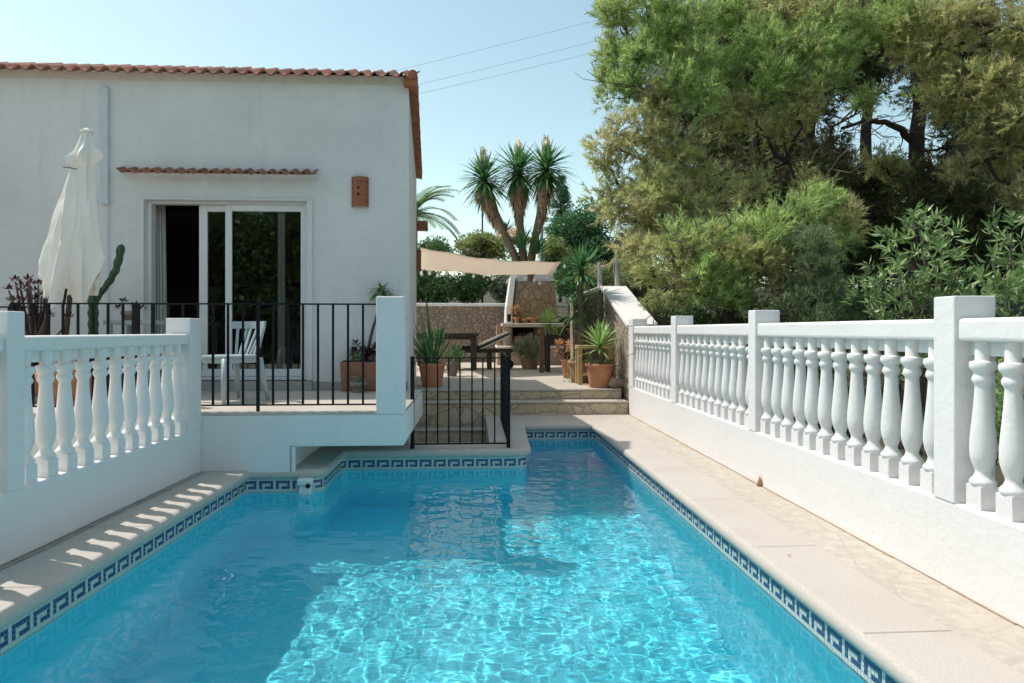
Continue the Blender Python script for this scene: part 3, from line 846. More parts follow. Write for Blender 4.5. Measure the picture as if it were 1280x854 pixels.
def balustrade(name, label, sgn, zw, zr0, zr1, zp, pillars, counts, org, rz, ends):
    """runs along local y, pool face at local x = 0, thickness towards sgn*x"""
    t = thing(name, label, 'balustrade', org, rz)
    def bx(mb, a, b, y0, y1, z0, z1): mb.box(min(sgn*a, sgn*b), max(sgn*a, sgn*b), y0, y1, z0, z1)
    mb = MB(); bx(mb, 0.0, 0.20, ends[0], ends[1], -0.4, zw)
    mb.build('base_wall', M['white'], t, bev=0.012)
    for a, b in pillars:
        mb = MB(); bx(mb, -0.004, 0.198, a, b, zw-0.004, zp)
        mb.build('pillar', M['white'], t, bev=0.007)
    proto = baluster_mesh(zr0-zw)
    first = True
    for k, n in enumerate(counts):
        y0 = pillars[k][1]; y1 = pillars[k+1][0]
        mb = MB(); bx(mb, 0.008, 0.186, y0+0.0005, y1-0.0005, zr0, zr1)
        mb.build('handrail', M['white'], t, bev=0.018, seg=3)
        mb = MB(); bx(mb, 0.075, 0.115, y0+0.001, y1-0.001, zr0-0.065, zr0-0.001)
        mb.build('rail_web', M['white'], t)
        st = (y1-y0)/n
        for i in range(n):
            o = proto if first else proto.copy()
            if not first: COL.objects.link(o)
            first = False
            o.parent = t; o.location = (sgn*0.064, y0+st*(i+0.5), zw-0.001)
            o.rotation_euler = (rnd.gauss(0, .004), rnd.gauss(0, .004), rnd.gauss(0, .02)); o.location.y += rnd.gauss(0, .002)
    return t
RB = balustrade('right_balustrade', 'long sunlit white balustrade on the right of the pool, in front of the pines', 1, 0.40, 1.15, 1.255, 1.36,
           [(0.75, 0.90), (3.035, 3.18), (5.27, 5.41), (7.40, 7.58), (9.42, 9.68)], [12, 12, 11, 11], (2.222, 0, 0), 0.0, (-2.8, 9.69))
LB = balustrade('left_balustrade', 'shaded white balustrade on the left of the pool, ending at the terrace', -1, 0.365, 1.085, 1.17, 1.30,
           [(-0.55, -0.40), (1.55, 1.68), (3.67, 3.80), (5.75, 5.955)], [11, 11, 11], (-2.549, 0, 0), -0.0389, (-2.8, 5.957))
mb = MB(); p = Pz(947, 604, 0.02); mb.lathe([(0.021, 0), (0.019, 0.03), (0.010, 0.055), (0.002, 0.075)], 10, (2.219-2.222-0.012, p.y, 0.0))
mb.build('drain_spout', M['pot_old'], RB, smooth=True)
mb = MB()
for y0 in (1.68, 3.80):
    pass
# lower floor left of the balustrade
mb = MB(); mb.box(-9, -2.74, -2.8, 5.955, -0.2, -0.01)
tag(mb.build('side_path', M['paving']), kind='structure')

# ------------------------------------------------------------------ stone walls of the patio
def walls():
    t = thing('sloping_wall', 'pale rubble garden wall with a white coping sloping up behind the balustrade', 'wall', (2.4, 10.5, 0))
    off = (2.4, 10.5, 0)
    y0, y1 = 9.70, 11.75; z0, z1 = 1.22, 1.90
    mb = MB()
    mb.hexa([(2.24, y0, -0.4), (2.62, y0, -0.4), (2.62, y1, -0.4), (2.24, y1, -0.4), (2.24, y0, z0), (2.62, y0, z0), (2.62, y1, z1), (2.24, y1, z1)])
    mb.hexa([(1.72, y1-0.001, 0.1), (2.24, y1-0.001, 0.1), (2.24, y1+0.35, 0.1), (1.72, y1+0.35, 0.1), (1.72, y1-0.001, z1-0.18), (2.24, y1-0.001, z1), (2.24, y1+0.35, z1), (1.72, y1+0.35, z1-0.18)])
    mb.box(2.24, 2.62, y1, 13.6, -0.4, z1)
    mb.build('stonework', M['rubble_pale'], t, off=off)
    mb = MB(); w = 0.07
    mb.hexa([(2.20, y0-0.01, z0+0.001), (2.66, y0-0.01, z0+0.001), (2.66, y1, z1+0.001), (2.20, y1, z1+0.001), (2.20, y0-0.01, z0+w), (2.66, y0-0.01, z0+w), (2.66, y1, z1+w), (2.20, y1, z1+w)])
    mb.box(2.20, 2.66, y1+0.001, 13.6, z1+0.001, z1+w)
    mb.hexa([(1.70, y1, z1-0.18), (2.199, y1, z1+0.001), (2.199, y1+0.37, z1+0.001), (1.70, y1+0.37, z1-0.18), (1.70, y1, z1-0.12), (2.199, y1, z1+w), (2.199, y1+0.37, z1+w), (1.70, y1+0.37, z1-0.12)])
    mb.build('coping', M['white'], t, off=off, bev=0.015)
    t = thing('back_wall', 'brown rubble stone wall with a white cap at the back of the patio', 'wall', (-2, 18.9, 0.3))
    off = (-2, 18.9, 0.3)
    mb = MB(); mb.box(-9, 2.2, 18.9, 19.3, 0.2, 1.86); mb.build('stonework', M['rubble'], t, off=off)
    mb = MB(); mb.box(-9, 2.2, 18.86, 19.36, 1.862, 1.95); mb.build('coping', M['white'], t, off=off, bev=0.02)
walls()

# ------------------------------------------------------------------ foliage generators
def unit(v): return v / np.maximum(np.linalg.norm(v, axis=-1, keepdims=True), 1e-9)

def subclumps(c, r, k, spread=0.62, flat=0.8):
    """uneven cluster of smaller lobes filling a clump"""
    o = unit(rng.normal(size=(k, 3))) * (rng.random((k, 1))**0.5) * r * spread
    o[:, 2] *= flat
    rad = r * rng.uniform(0.26, 0.50, k)
    return np.asarray(c)[None] + o, rad

def needles(cs, rads, dens=85, per=12, nl=0.105, nw=0.0075, up=0.5, stem=0.13):
    """shoots of pine needles scattered over lobes -> (n,3,3) triangles"""
    out = []
    for c, r in zip(cs, rads):
        n = max(6, int(dens * 12.57 * r * r * 0.9))
        u = unit(rng.normal(size=(n, 3)))
        pos = c + u * (r * rng.random((n, 1))**0.33) * np.array([1, 1, 0.82])
        d = unit(u*0.75 + np.array([0, 0, up]) + rng.normal(size=(n, 3))*0.35)
        f = rng.random((n, per, 1))
        base = pos[:, None] + d[:, None] * f * stem
        rv = unit(rng.normal(size=(n, per, 3)))
        perp = unit(np.cross(d[:, None], rv))
        ang = rng.uniform(0.25, 0.85, (n, per, 1))
        nd = d[:, None]*np.cos(ang) + perp*np.sin(ang)
        ln = nl * rng.uniform(0.7, 1.25, (n, per, 1))
        side = unit(np.cross(nd, rv)) * nw * 0.5
        tri = np.stack([base - side, base + side, base + nd*ln], 2)
        out.append(tri.reshape(-1, 3, 3))
    return np.concatenate(out)

def leaves(cs, rads, dens=120, L=0.08, W=0.035, up=0.3, fold=0.15, fill=0.4, rosette=0):
    """leaf-shaped quads over lobes -> (n,4,3)"""
    out = []
    for c, r in zip(cs, rads):
        n = max(10, int(dens * 12.57 * r * r))
        if rosette:
            m = max(2, n // rosette)
            u = np.repeat(unit(rng.normal(size=(m, 3))), rosette, 0)
            rr = np.repeat(rng.random((m, 1))**fill, rosette, 0)
            n = m*rosette
            axis = unit(u*0.8 + np.array([0, 0, 0.6]))
            pos = c + u*r*rr + axis*rng.uniform(-0.05, 0.05, (n, 1))
            rad_ = unit(np.cross(axis, unit(rng.normal(size=(n, 3)))))
            a = rng.uniform(0.35, 1.5, (n, 1))
            d = axis*np.cos(a) + rad_*np.sin(a)
        else:
            u = unit(rng.normal(size=(n, 3)))
            pos = c + u * (r * rng.random((n, 1))**fill)
            d = unit(u*0.7 + np.array([0, 0, up]) + rng.normal(size=(n, 3))*0.65)
        ln = L * rng.uniform(0.6, 1.25, (n, 1)); w = W * rng.uniform(0.7, 1.2, (n, 1))
        s = unit(np.cross(d, unit(rng.normal(size=(n, 3)))))
        nn = np.cross(d, s)
        mid = pos + d*ln*0.45 + nn*w*fold
        tipp = pos + d*ln - nn*w*fold
        out.append(np.stack([pos, mid + s*w*0.5, tipp, mid - s*w*0.5], 1))
    return np.concatenate(out)

def limb(mb, a, b, r0, r1, sag=0.0, wob=0.08, n=6, sides=6):
    a = Vector(a); b = Vector(b); L = (b-a).length
    pts = []; rad = []
    for k in range(n+1):
        f = k/n
        p = a.lerp(b, f)
        e = math.sin(math.pi*f)
        p += Vector((rnd.uniform(-1, 1), rnd.uniform(-1, 1), rnd.uniform(-1, 1)))*wob*L*e*0.5
        p.z += -sag*L*e
        pts.append(p); rad.append(r0+(r1-r0)*f)
    mb.tube(pts, rad, sides)
    return pts

def conifer(name, label, trunks, clumps, deep=(), group=None, dens=62, bare=30, nw=0.0135, per=17):
    """trunks: lists of (point, radius); clumps: (px, py, radius in px, depth, 'g' green / 'd' dry / 'k' deep)"""
    base = trunks[0][0][0]
    t = thing(name, label, 'tree', base, 0, group)
    nodes = []
    mb = MB()
    for tr in trunks:
        pts = []; rad = []
        for k in range(len(tr)-1):
            for j in range(4):
                f = j/4
                p = tr[k][0].lerp(tr[k+1][0], f) + Vector((rnd.uniform(-.04, .04), rnd.uniform(-.04, .04), 0))
                pts.append(p); rad.append(tr[k][1]+(tr[k+1][1]-tr[k][1])*f)
        pts.append(tr[-1][0]); rad.append(tr[-1][1])
        mb.tube(pts, rad, 12); nodes += pts[2:]
    mb.build('trunk', M['bark'], t, smooth=True, off=base)
    lb = MB(); tw = MB()
    groups = {}
    for (px, py, rp, dep, kind) in clumps:
        c = P(px, py, dep); r = rp*dep/F
        cs, rads = subclumps(c, r, 10, 0.85)
        groups.setdefault(kind, []).append((cs, rads))
        best = min(nodes, key=lambda q: (q-c).length + 2.2*max(0, q.z-c.z+0.2))
        pts = limb(lb, best, c, min(0.075, 0.03+0.008*(best-c).length), 0.015, sag=0.06, wob=0.16, n=7)
        nodes.append(pts[4])
        for k in range(10):
            limb(tw, pts[-1 - (k % 3)], cs[k], 0.014, 0.005, wob=0.2, n=4, sides=4)
    for k in range(bare):                                        # bare grey twigs in the shaded inside
        q = rnd.choice(nodes)
        d = Vector((rnd.uniform(-1, 1), rnd.uniform(-0.8, 0.3), rnd.uniform(-0.5, 0.35))).normalized()
        L = rnd.uniform(0.5, 1.5)
        pts = limb(tw, q, q+d*L, 0.014, 0.004, wob=0.25, n=5, sides=4)
        for j in range(3):
            e = (d + Vector((rnd.uniform(-1, 1), rnd.uniform(-1, 1), rnd.uniform(-1, 1)))*0.8).normalized()
            limb(tw, pts[2+j], pts[2+j]+e*L*0.4, 0.007, 0.003, wob=0.3, n=3, sides=3)
    lb.build('limbs', M['bark'], t, smooth=True, off=base)
    tw.build('twigs', M['twig'], t, off=base)
    for kind, gl in groups.items():
        cs = np.concatenate([g[0] for g in gl]); rads = np.concatenate([g[1] for g in gl])
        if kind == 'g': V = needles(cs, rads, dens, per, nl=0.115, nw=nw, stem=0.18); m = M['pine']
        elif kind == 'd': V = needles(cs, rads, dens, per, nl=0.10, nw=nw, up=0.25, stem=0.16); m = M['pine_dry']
        else: V = needles(cs, rads, dens*0.6, per//2, nl=0.15, nw=nw*2, up=0.1, stem=0.2); m = M['pine_shade']
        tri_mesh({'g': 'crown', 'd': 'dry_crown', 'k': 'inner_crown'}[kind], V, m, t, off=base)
    return t

def bush(name, label, c, rad, mat, cat='bush', L=0.07, W=0.03, dens=200, lobes=18, up=0.3, group=None, ground=None, rosette=0, fill=0.4, stems=8, parent=None, sub=0.45):
    c = np.asarray(c, float); rad = np.asarray(rad, float)
    g = ground if ground is not None else c[2]-rad[2]
    base = (float(c[0]), float(c[1]), float(g))
    t = parent or thing(name, label, cat, base, 0, group)
    if parent is not None: base = tuple(parent.location)
    o = unit(rng.normal(size=(lobes, 3)))*(rng.random((lobes, 1))**0.45)*0.72
    cs = c + o*rad
    rads = np.mean(rad)*rng.uniform(sub*0.65, sub*1.15, lobes)
    mb = MB()
    for k in range(min(stems, lobes)):
        limb(mb, (base[0]+rnd.uniform(-.08, .08), base[1]+rnd.uniform(-.08, .08), g), cs[k], 0.018, 0.006, wob=0.12, n=4, sides=5)
    if mb.v: mb.build('stems', M['twig'], t, off=base)
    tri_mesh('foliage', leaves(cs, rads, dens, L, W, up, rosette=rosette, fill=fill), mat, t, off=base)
    return t

# ------------------------------------------------------------------ pots and potted plants
def pot_profile(r0, r1, h, rim=0.045, lip=0.02):
    return [(r0*0.96, 0), (r0, 0.012), (r0+(r1-r0)*0.5, h*0.5), (r1-0.004, h-rim), (r1+lip, h-rim+0.004), (r1+lip, h-0.006), (r1+lip-0.006, h), (r1-0.016, h), (r1-0.02, h-0.05), (0.004, h-0.052)]
def potted(name, label, loc, r0, r1, h, mat='pot', cat='potted plant', n=28):
    t = thing(name, label, cat, loc)
    mb = MB(); mb.lathe(pot_profile(r0, r1, h), n); o = mb.build('pot', M[mat], t, smooth=True)
    o.modifiers.new('split', 'EDGE_SPLIT').split_angle = R(45)
    mb = MB(); mb.lathe([(0.001, h-0.055), (r1-0.022, h-0.05), (0.6*r1, h-0.04), (0.002, h-0.035)], 16)
    mb.build('soil', M['soil'], t)
    return t
def yucca_head(mb, c, axis, n, L, W, pol=(0.15, 1.7), droop=0.35, segs=3):
    axis = Vector(axis).normalized(); x = axis.orthogonal().normalized(); y = axis.cross(x)
    for k in range(n):
        f = (k+0.5)/n
        a = k*2.39996 + rnd.uniform(-.2, .2)
        p = pol[0] + (pol[1]-pol[0])*(f**0.8) + rnd.uniform(-.1, .1)
        d = axis*math.cos(p) + (x*math.cos(a)+y*math.sin(a))*math.sin(p)
        l = L*(0.75+0.35*math.sin(min(p, 1.57)))*rnd.uniform(0.62, 1.12)
        b = Vector(c) - axis*(f*L*0.22) + d*0.03
        mb.leaf(b, d, l, W, droop*rnd.choice((0.4, 0.7, 1.0, 1.6, 2.6)), segs, prof=[0.6, 1.0, 0.7, 0.04] if segs == 3 else [0.6, 1.0, 0.9, 0.6, 0.04])

# ------------------------------------------------------------------ pines on the slope to the right
def T(px, py, t, r): return (P(px, py, t), r)
conifer('pine_tree', 'big pine bordering the open sky, green above and brownish below', 
    [[T(985, 440, 12.8, 0.15), T(965, 300, 12.8, 0.13), T(948, 190, 12.7, 0.115), T(930, 60, 12.6, 0.10), T(905, -70, 12.4, 0.05)],
     [T(962, 280, 12.8, 0.09), T(925, 232, 12.5, 0.075), T(880, 200, 12.2, 0.06), T(830, 150, 11.9, 0.045)]],
    [(772, 14, 36, 11.6, 'g'), (815, 8, 44, 11.4, 'g'), (858, 38, 44, 11.3, 'g'), (795, 66, 44, 11.3, 'g'), (842, 88, 44, 11.0, 'g'), (778, 112, 32, 11.4, 'g'), (822, 128, 38, 11.2, 'd'),
     (830, -50, 48, 11.9, 'g'), (760, 60, 20, 11.5, 'g'), (756, 92, 15, 11.6, 'g'), (880, 120, 36, 10.9, 'g'),
     (772, 185, 34, 11.5, 'd'), (802, 172, 42, 11.2, 'd'), (845, 195, 44, 11.0, 'd'), (790, 236, 42, 11.2, 'd'), (764, 244, 26, 11.6, 'd'), (828, 250, 44, 10.9, 'd'), (866, 262, 38, 10.8, 'd'), (884, 225, 36, 11.0, 'd'), (808, 284, 32, 11.3, 'd'), (757, 205, 18, 11.7, 'd'), (775, 275, 24, 11.6, 'd')],
    bare=22)
conifer('pine_tree', 'pine with green needle sprays high in the middle of the wood',
    [[T(1012, 430, 13.6, 0.14), T(1010, 300, 13.6, 0.125), T(1008, 190, 13.5, 0.12), T(1022, 70, 13.4, 0.11), T(1035, -90, 13.3, 0.05)]],
    [(1020, 8, 40, 12.2, 'd'), (965, 14, 40, 12.4, 'd'), (905, 20, 40, 12.0, 'g'), (1062, 40, 34, 12.2, 'g'), (945, 235, 26, 11.4, 'd'), (1012, 232, 26, 12.0, 'd'), (975, 160, 30, 11.8, 'd'), (1075, 130, 22, 12.4, 'g'), (895, 95, 42, 11.6, 'g'), (935, 70, 42, 11.7, 'g'), (985, 58, 42, 11.8, 'g'), (1030, 55, 38, 11.8, 'g'), (960, 112, 42, 11.5, 'g'), (1010, 102, 42, 11.6, 'g'), (1048, 92, 30, 11.8, 'g'), (1003, 136, 36, 11.5, 'd'), (935, 136, 36, 11.4, 'd'), (900, 145, 30, 11.4, 'd'),
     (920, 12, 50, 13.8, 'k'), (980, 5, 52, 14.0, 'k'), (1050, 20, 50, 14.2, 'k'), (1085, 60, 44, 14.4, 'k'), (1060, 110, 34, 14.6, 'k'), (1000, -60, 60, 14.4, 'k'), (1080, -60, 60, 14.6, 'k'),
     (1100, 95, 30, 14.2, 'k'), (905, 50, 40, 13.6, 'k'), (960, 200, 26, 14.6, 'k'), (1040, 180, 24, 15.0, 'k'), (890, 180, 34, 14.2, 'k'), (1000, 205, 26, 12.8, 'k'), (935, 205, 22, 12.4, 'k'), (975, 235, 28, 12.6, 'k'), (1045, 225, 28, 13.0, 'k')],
    bare=34)
conifer('pine_tree', 'yellowish pine at the right edge, its dark trunk beside a small sky gap',
    [[T(1150, 430, 14.6, 0.18), T(1150, 300, 14.6, 0.165), T(1146, 190, 14.5, 0.155), T(1152, 90, 14.4, 0.13), T(1165, -90, 14.0, 0.06)],
     [T(1146, 182, 14.5, 0.085), T(1128, 163, 14.4, 0.07), T(1104, 153, 14.2, 0.055), T(1080, 152, 14.0, 0.042), T(1052, 160, 13.8, 0.025)],
     [T(1150, 120, 14.4, 0.10), T(1210, 60, 13.2, 0.08), T(1290, 30, 12.0, 0.06)]],
    [(1130, 18, 42, 12.0, 'g'), (1180, 25, 48, 11.6, 'd'), (1232, 15, 48, 11.3, 'd'), (1275, 45, 44, 11.0, 'd'), (1160, 70, 36, 11.8, 'd'), (1205, 92, 42, 11.4, 'd'), (1252, 102, 46, 11.0, 'd'), (1188, 128, 30, 11.6, 'd'), (1238, 150, 36, 11.1, 'd'), (1285, 140, 44, 10.8, 'd'), (1112, 42, 28, 12.2, 'g'),
     (1236, 192, 26, 11.4, 'd'), (1280, 185, 36, 11.0, 'd'), (1198, 212, 20, 11.6, 'd'), (1272, 246, 26, 11.2, 'd'), (1255, 222, 20, 11.6, 'd'),
     (1200, -60, 50, 13.2, 'k'), (1330, 40, 60, 11.2, 'd'), (1340, 150, 60, 11.0, 'd'), (1210, 165, 26, 13.6, 'k'), (1185, 185, 26, 14.6, 'k'), (1225, 215, 40, 14.8, 'k'), (1175, 235, 34, 15.4, 'k'), (1140, 250, 30, 13.6, 'k'), (1165, 215, 24, 13.4, 'k'), (1120, 215, 24, 13.8, 'd'), (1095, 205, 20, 13.6, 'd'), (1205, 245, 34, 13.2, 'k'), (1140, 62, 30, 12.2, 'd'), (1160, 118, 24, 12.6, 'g')],
    bare=46)
conifer('pine_tree', 'low green pine boughs hanging behind the middle of the right balustrade',
    [[T(915, 440, 9.4, 0.075), T(905, 370, 9.3, 0.065), T(890, 310, 9.2, 0.055), T(880, 270, 9.2, 0.03)], [T(905, 380, 9.3, 0.06), T(960, 310, 9.5, 0.04), T(1000, 270, 9.7, 0.025)]],
    [(832, 318, 34, 9.4, 'd'), (868, 298, 36, 9.2, 'g'), (905, 322, 42, 9.0, 'd'), (848, 352, 32, 9.2, 'd'), (932, 285, 34, 9.2, 'g'), (962, 302, 38, 9.1, 'g'), (995, 262, 30, 9.4, 'g'), (1030, 252, 28, 9.6, 'g'), (952, 345, 38, 9.0, 'd'), (905, 368, 32, 8.9, 'g'), (1000, 310, 34, 9.4, 'g'), (806, 338, 26, 9.6, 'd'), (1060, 280, 30, 9.8, 'd'), (880, 345, 30, 8.9, 'g'), (935, 325, 30, 8.9, 'd'), (985, 345, 30, 9.2, 'd'), (1045, 300, 26, 9.6, 'g'), (790, 310, 22, 9.9, 'd')],
    bare=16)
# pines further back, their shade put into dark needle colours
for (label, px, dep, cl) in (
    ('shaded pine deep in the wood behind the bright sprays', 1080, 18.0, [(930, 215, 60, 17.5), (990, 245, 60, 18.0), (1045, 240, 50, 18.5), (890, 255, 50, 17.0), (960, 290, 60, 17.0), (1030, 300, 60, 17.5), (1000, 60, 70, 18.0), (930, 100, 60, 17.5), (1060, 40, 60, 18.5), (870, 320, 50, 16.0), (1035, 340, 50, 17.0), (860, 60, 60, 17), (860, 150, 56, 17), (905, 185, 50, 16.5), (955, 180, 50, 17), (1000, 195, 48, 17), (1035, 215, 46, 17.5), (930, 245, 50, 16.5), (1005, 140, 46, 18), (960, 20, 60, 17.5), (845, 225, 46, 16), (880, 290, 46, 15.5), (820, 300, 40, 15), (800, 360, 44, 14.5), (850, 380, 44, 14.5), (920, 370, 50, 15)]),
    ('shade-coloured dark pine filling the gap above the oleander', 1230, 18.0, [(1090, 260, 60, 18.0), (1150, 275, 64, 17.5), (1210, 270, 64, 17.0), (1265, 275, 60, 16.5), (1110, 320, 60, 17.0), (1190, 330, 60, 16.5), (1260, 330, 60, 16.0), (1250, 200, 60, 17.0), (1200, 70, 70, 17.5), (1280, 100, 70, 17), (1140, 225, 40, 18), (1300, 220, 60, 16.5), (1110, 10, 60, 18), (1190, 110, 50, 17.5), (1225, 150, 50, 17), (1260, 180, 56, 16.5), (1150, 40, 60, 18), (1095, 60, 46, 18.5), (1215, 225, 50, 17), (1060, 330, 50, 17), (1000, 380, 50, 16.5), (1080, 390, 50, 16.5), (1150, 390, 50, 16)]),
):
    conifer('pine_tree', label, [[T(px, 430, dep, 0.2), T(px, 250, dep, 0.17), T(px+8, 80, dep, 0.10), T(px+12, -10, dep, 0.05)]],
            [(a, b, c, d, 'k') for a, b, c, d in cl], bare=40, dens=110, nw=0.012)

for k, (x, label) in enumerate(((-15.5, 'tree behind the photographer, mirrored at the far left of the glass door'), (-11.0, 'dark tree behind the photographer, mirrored in the narrow left pane'), (-6.6, 'dark tree behind the photographer, mirrored in the wide glass pane'), (-2.2, 'dark tree behind the photographer, mirrored at the right edge of the glass'), (3.0, 'tree behind the photographer, opposite the garden steps'))):
    bush('evergreen_tree', label, (x, -12.0 - 0.5*(k % 2), 3.0), (3.0, 1.8, 3.6), M['bush'], 'tree', 0.30, 0.16, 26, 40, ground=-0.25, group='trees behind the photographer', sub=0.62)

# ------------------------------------------------------------------ shrubs behind the balustrade
def juniper():
    base = P(1015, 425, 8.6); base.z = 0.2
    t = thing('juniper_bush', 'grey green conical juniper behind the balustrade', 'bush', base)
    cs = []; rads = []
    for k in range(46):
        f = rng.random()**0.8
        py = 288 + 130*f; w = 8 + 34*f**0.8
        c = P(1015 + rng.normal()*w*0.5, py, 8.6 + rng.normal()*0.25)
        cs.append(np.array(c)); rads.append(rng.uniform(0.10, 0.17))
    V = needles(cs, rads, 380, 9, nl=0.055, nw=0.011, up=1.1, stem=0.09)
    mb = MB(); limb(mb, base, P(1015, 300, 8.6), 0.03, 0.006, wob=0.04); mb.build('stem', M['twig'], t, off=base)
    tri_mesh('foliage', V, leafmat('juniper', [(0.12, 0.165, 0.075), (0.165, 0.21, 0.10), (0.21, 0.25, 0.13)], (0.22, 0.19, 0.13), 4, 0.4, 0.15, 0.6, 0.3), t, off=base)
juniper()
def oleander(label, lobes, ground, base_px, dep):
    base = P(base_px, 430, dep); base.z = ground
    t = thing('oleander_bush', label, 'bush', base)
    mb = MB(); cs = []; rads = []
    for (px, py, rp) in lobes:
        d = dep + rng.normal()*0.18
        c = P(px, py, d); cs.append(np.array(c)); rads.append(rp*d/F)
        pts = limb(mb, base + Vector((rnd.uniform(-.2, .2), rnd.uniform(-.2, .2), 0)), c, 0.02, 0.006, sag=-0.08, wob=0.08, n=6, sides=6)
    mb.build('stems', M['twig'], t, off=base)
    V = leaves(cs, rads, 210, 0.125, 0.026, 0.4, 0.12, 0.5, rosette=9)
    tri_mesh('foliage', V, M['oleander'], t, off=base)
oleander('tall oleander with long pale green leaves behind the nearest tall pillar',
    [(1150, 285, 26), (1120, 300, 26), (1180, 300, 28), (1135, 325, 28), (1170, 335, 30), (1105, 345, 26), (1140, 360, 30), (1180, 372, 28), (1200, 330, 26), (1085, 375, 22), (1075, 352, 16), (1120, 385, 28), (1160, 395, 28), (1205, 370, 26), (1215, 395, 26), (1100, 410, 26), (1150, 430, 30), (1200, 440, 30), (1085, 440, 24), (1120, 460, 30)], -0.1, 1150, 6.9)
oleander('oleander at the right edge of the wood, leaves above the handrail',
    [(1240, 310, 24), (1265, 290, 24), (1285, 310, 30), (1250, 345, 28), (1280, 355, 30), (1235, 375, 26), (1265, 390, 28), (1300, 385, 34), (1320, 330, 34), (1240, 420, 30), (1275, 440, 34), (1320, 440, 36), (1230, 470, 30), (1280, 500, 36), (1340, 400, 40)], -0.1, 1270, 6.2)
for (label, px, py, rp, dep, m, L, W, cat) in (
    ('dark ivy-leaved shrub at the foot of the pines', 905, 372, 34, 9.6, 'bush_grey', 0.07, 0.035, 'bush'),
    ('dark low shrub between the juniper and the oleander', 1055, 385, 34, 9.4, 'bush', 0.06, 0.03, 'bush'),
    ('brown dry shrub beside the sloping white coping', 828, 385, 26, 10.6, 'bush_yellow', 0.05, 0.02, 'bush'),
    ('sunny olive shrub behind the sloping white coping', 800, 335, 34, 12.6, 'bush_yellow', 0.06, 0.02, 'bush'),
    ('grey green shrub under the low pine boughs', 868, 385, 32, 10.0, 'bush', 0.06, 0.03, 'bush'),
    ('leafy shrub seen between the nearer balusters', 1000, 460, 60, 8.2, 'bush', 0.07, 0.03, 'bush'),
    ('leafy green shrub seen between the farther balusters', 870, 440, 40, 11.0, 'bush', 0.06, 0.03, 'bush'),
    ('green shrub seen beside the nearest baluster', 1290, 520, 70, 4.9, 'oleander', 0.11, 0.03, 'bush'),
):
    c = P(px, py, dep); r = rp*dep/F
    bush('shrub', label, c, (r*1.25, r, r), M[m], cat, L, W, ground=c.z-r-0.1, dens=210)

# ------------------------------------------------------------------ trees and plants beyond the patio
c = P(725, 300, 25); bush('broadleaf_tree', 'dark green rounded tree to the right of the yuccas', c, (1.5, 1.2, 1.5), M['tree_dark'], 'tree', 0.13, 0.07, 130, 24, ground=1.7)
c = P(752, 330, 24); bush('broadleaf_tree', 'dark green tree tucked under the edge of the pine', c, (1.1, 1.0, 1.1), M['tree_dark'], 'tree', 0.13, 0.07, 130, 20, ground=1.7)
def spruce():
    base = P(700, 330, 29); base.z = 1.7
    t = thing('fir_tree', 'small pointed fir top rising behind the yucca heads', 'tree', base)
    top = P(701, 222, 29)
    mb = MB(); mb.tube([base, top], [0.09, 0.01], 6); mb.build('trunk', M['bark'], t, off=base)
    V = []
    for k in range(17):
        f = k/17
        z = top.z - 0.05 - f*3.4
        L = 0.12 + 0.95*f
        for j in range(7):
            a = rng.random()*6.28
            for q in np.linspace(0.15, 1, 7):
                p = np.array([top.x + math.cos(a)*L*q, top.y + math.sin(a)*L*q, z + 0.12*q*L])
                V.append(p)
    V = needles(V, [0.06]*len(V), 120, 8, nl=0.09, nw=0.014, up=0.1, stem=0.06)
    tri_mesh('crown', V, M['tree_dark'], t, off=base)
spruce()
for (label, px, py, rx, ry, dep, m) in (
    ('lantana bush with pale flowers above the shade sail', 600, 312, 44, 24, 23.0, 'bush_yellow'),
    ('green bush behind the palm at the house corner', 545, 318, 30, 24, 24.0, 'bush'),
    ('leafy bush behind the yucca trunks above the sail', 690, 320, 30, 26, 23.5, 'bush_yellow'),
    ('dense dark hedge bush above the back wall, next to the house', 548, 362, 30, 24, 20.2, 'bush'),
    ('hedge bush half hidden by the house corner, under the sail bracket', 522, 358, 26, 26, 20.2, 'bush'),
    ('glossy hedge bush above the middle of the back wall', 592, 360, 30, 26, 20.4, 'bush'),
    ('hedge bush above the back wall beside the barbecue', 632, 362, 26, 26, 20.6, 'bush_grey'),
    ('sunlit shrub beyond the wooden posts', 745, 352, 30, 24, 16.5, 'bush_yellow'),
    ('shrub behind the barbecue chimney', 712, 352, 34, 30, 20.8, 'bush'),
):
    c = P(px, py, dep); k = dep/F
    t = bush('shrub', label, c, (rx*k, 0.6, ry*k), M[m], 'bush', 0.12, 0.05, 210, 22, ground=max(1.5, c.z-ry*k-0.4) if dep > 19 else 0.2, rosette=0)
    if 'lantana' in label:
        cs = [np.array(c) + np.array([rng.normal()*0.6, -0.5, rng.normal()*0.35]) for _ in range(26)]
        tri_mesh('flowers', leaves(cs, [0.05]*26, 260, 0.05, 0.04, 0.2), M['flower_cream'], t, off=tuple(t.location))

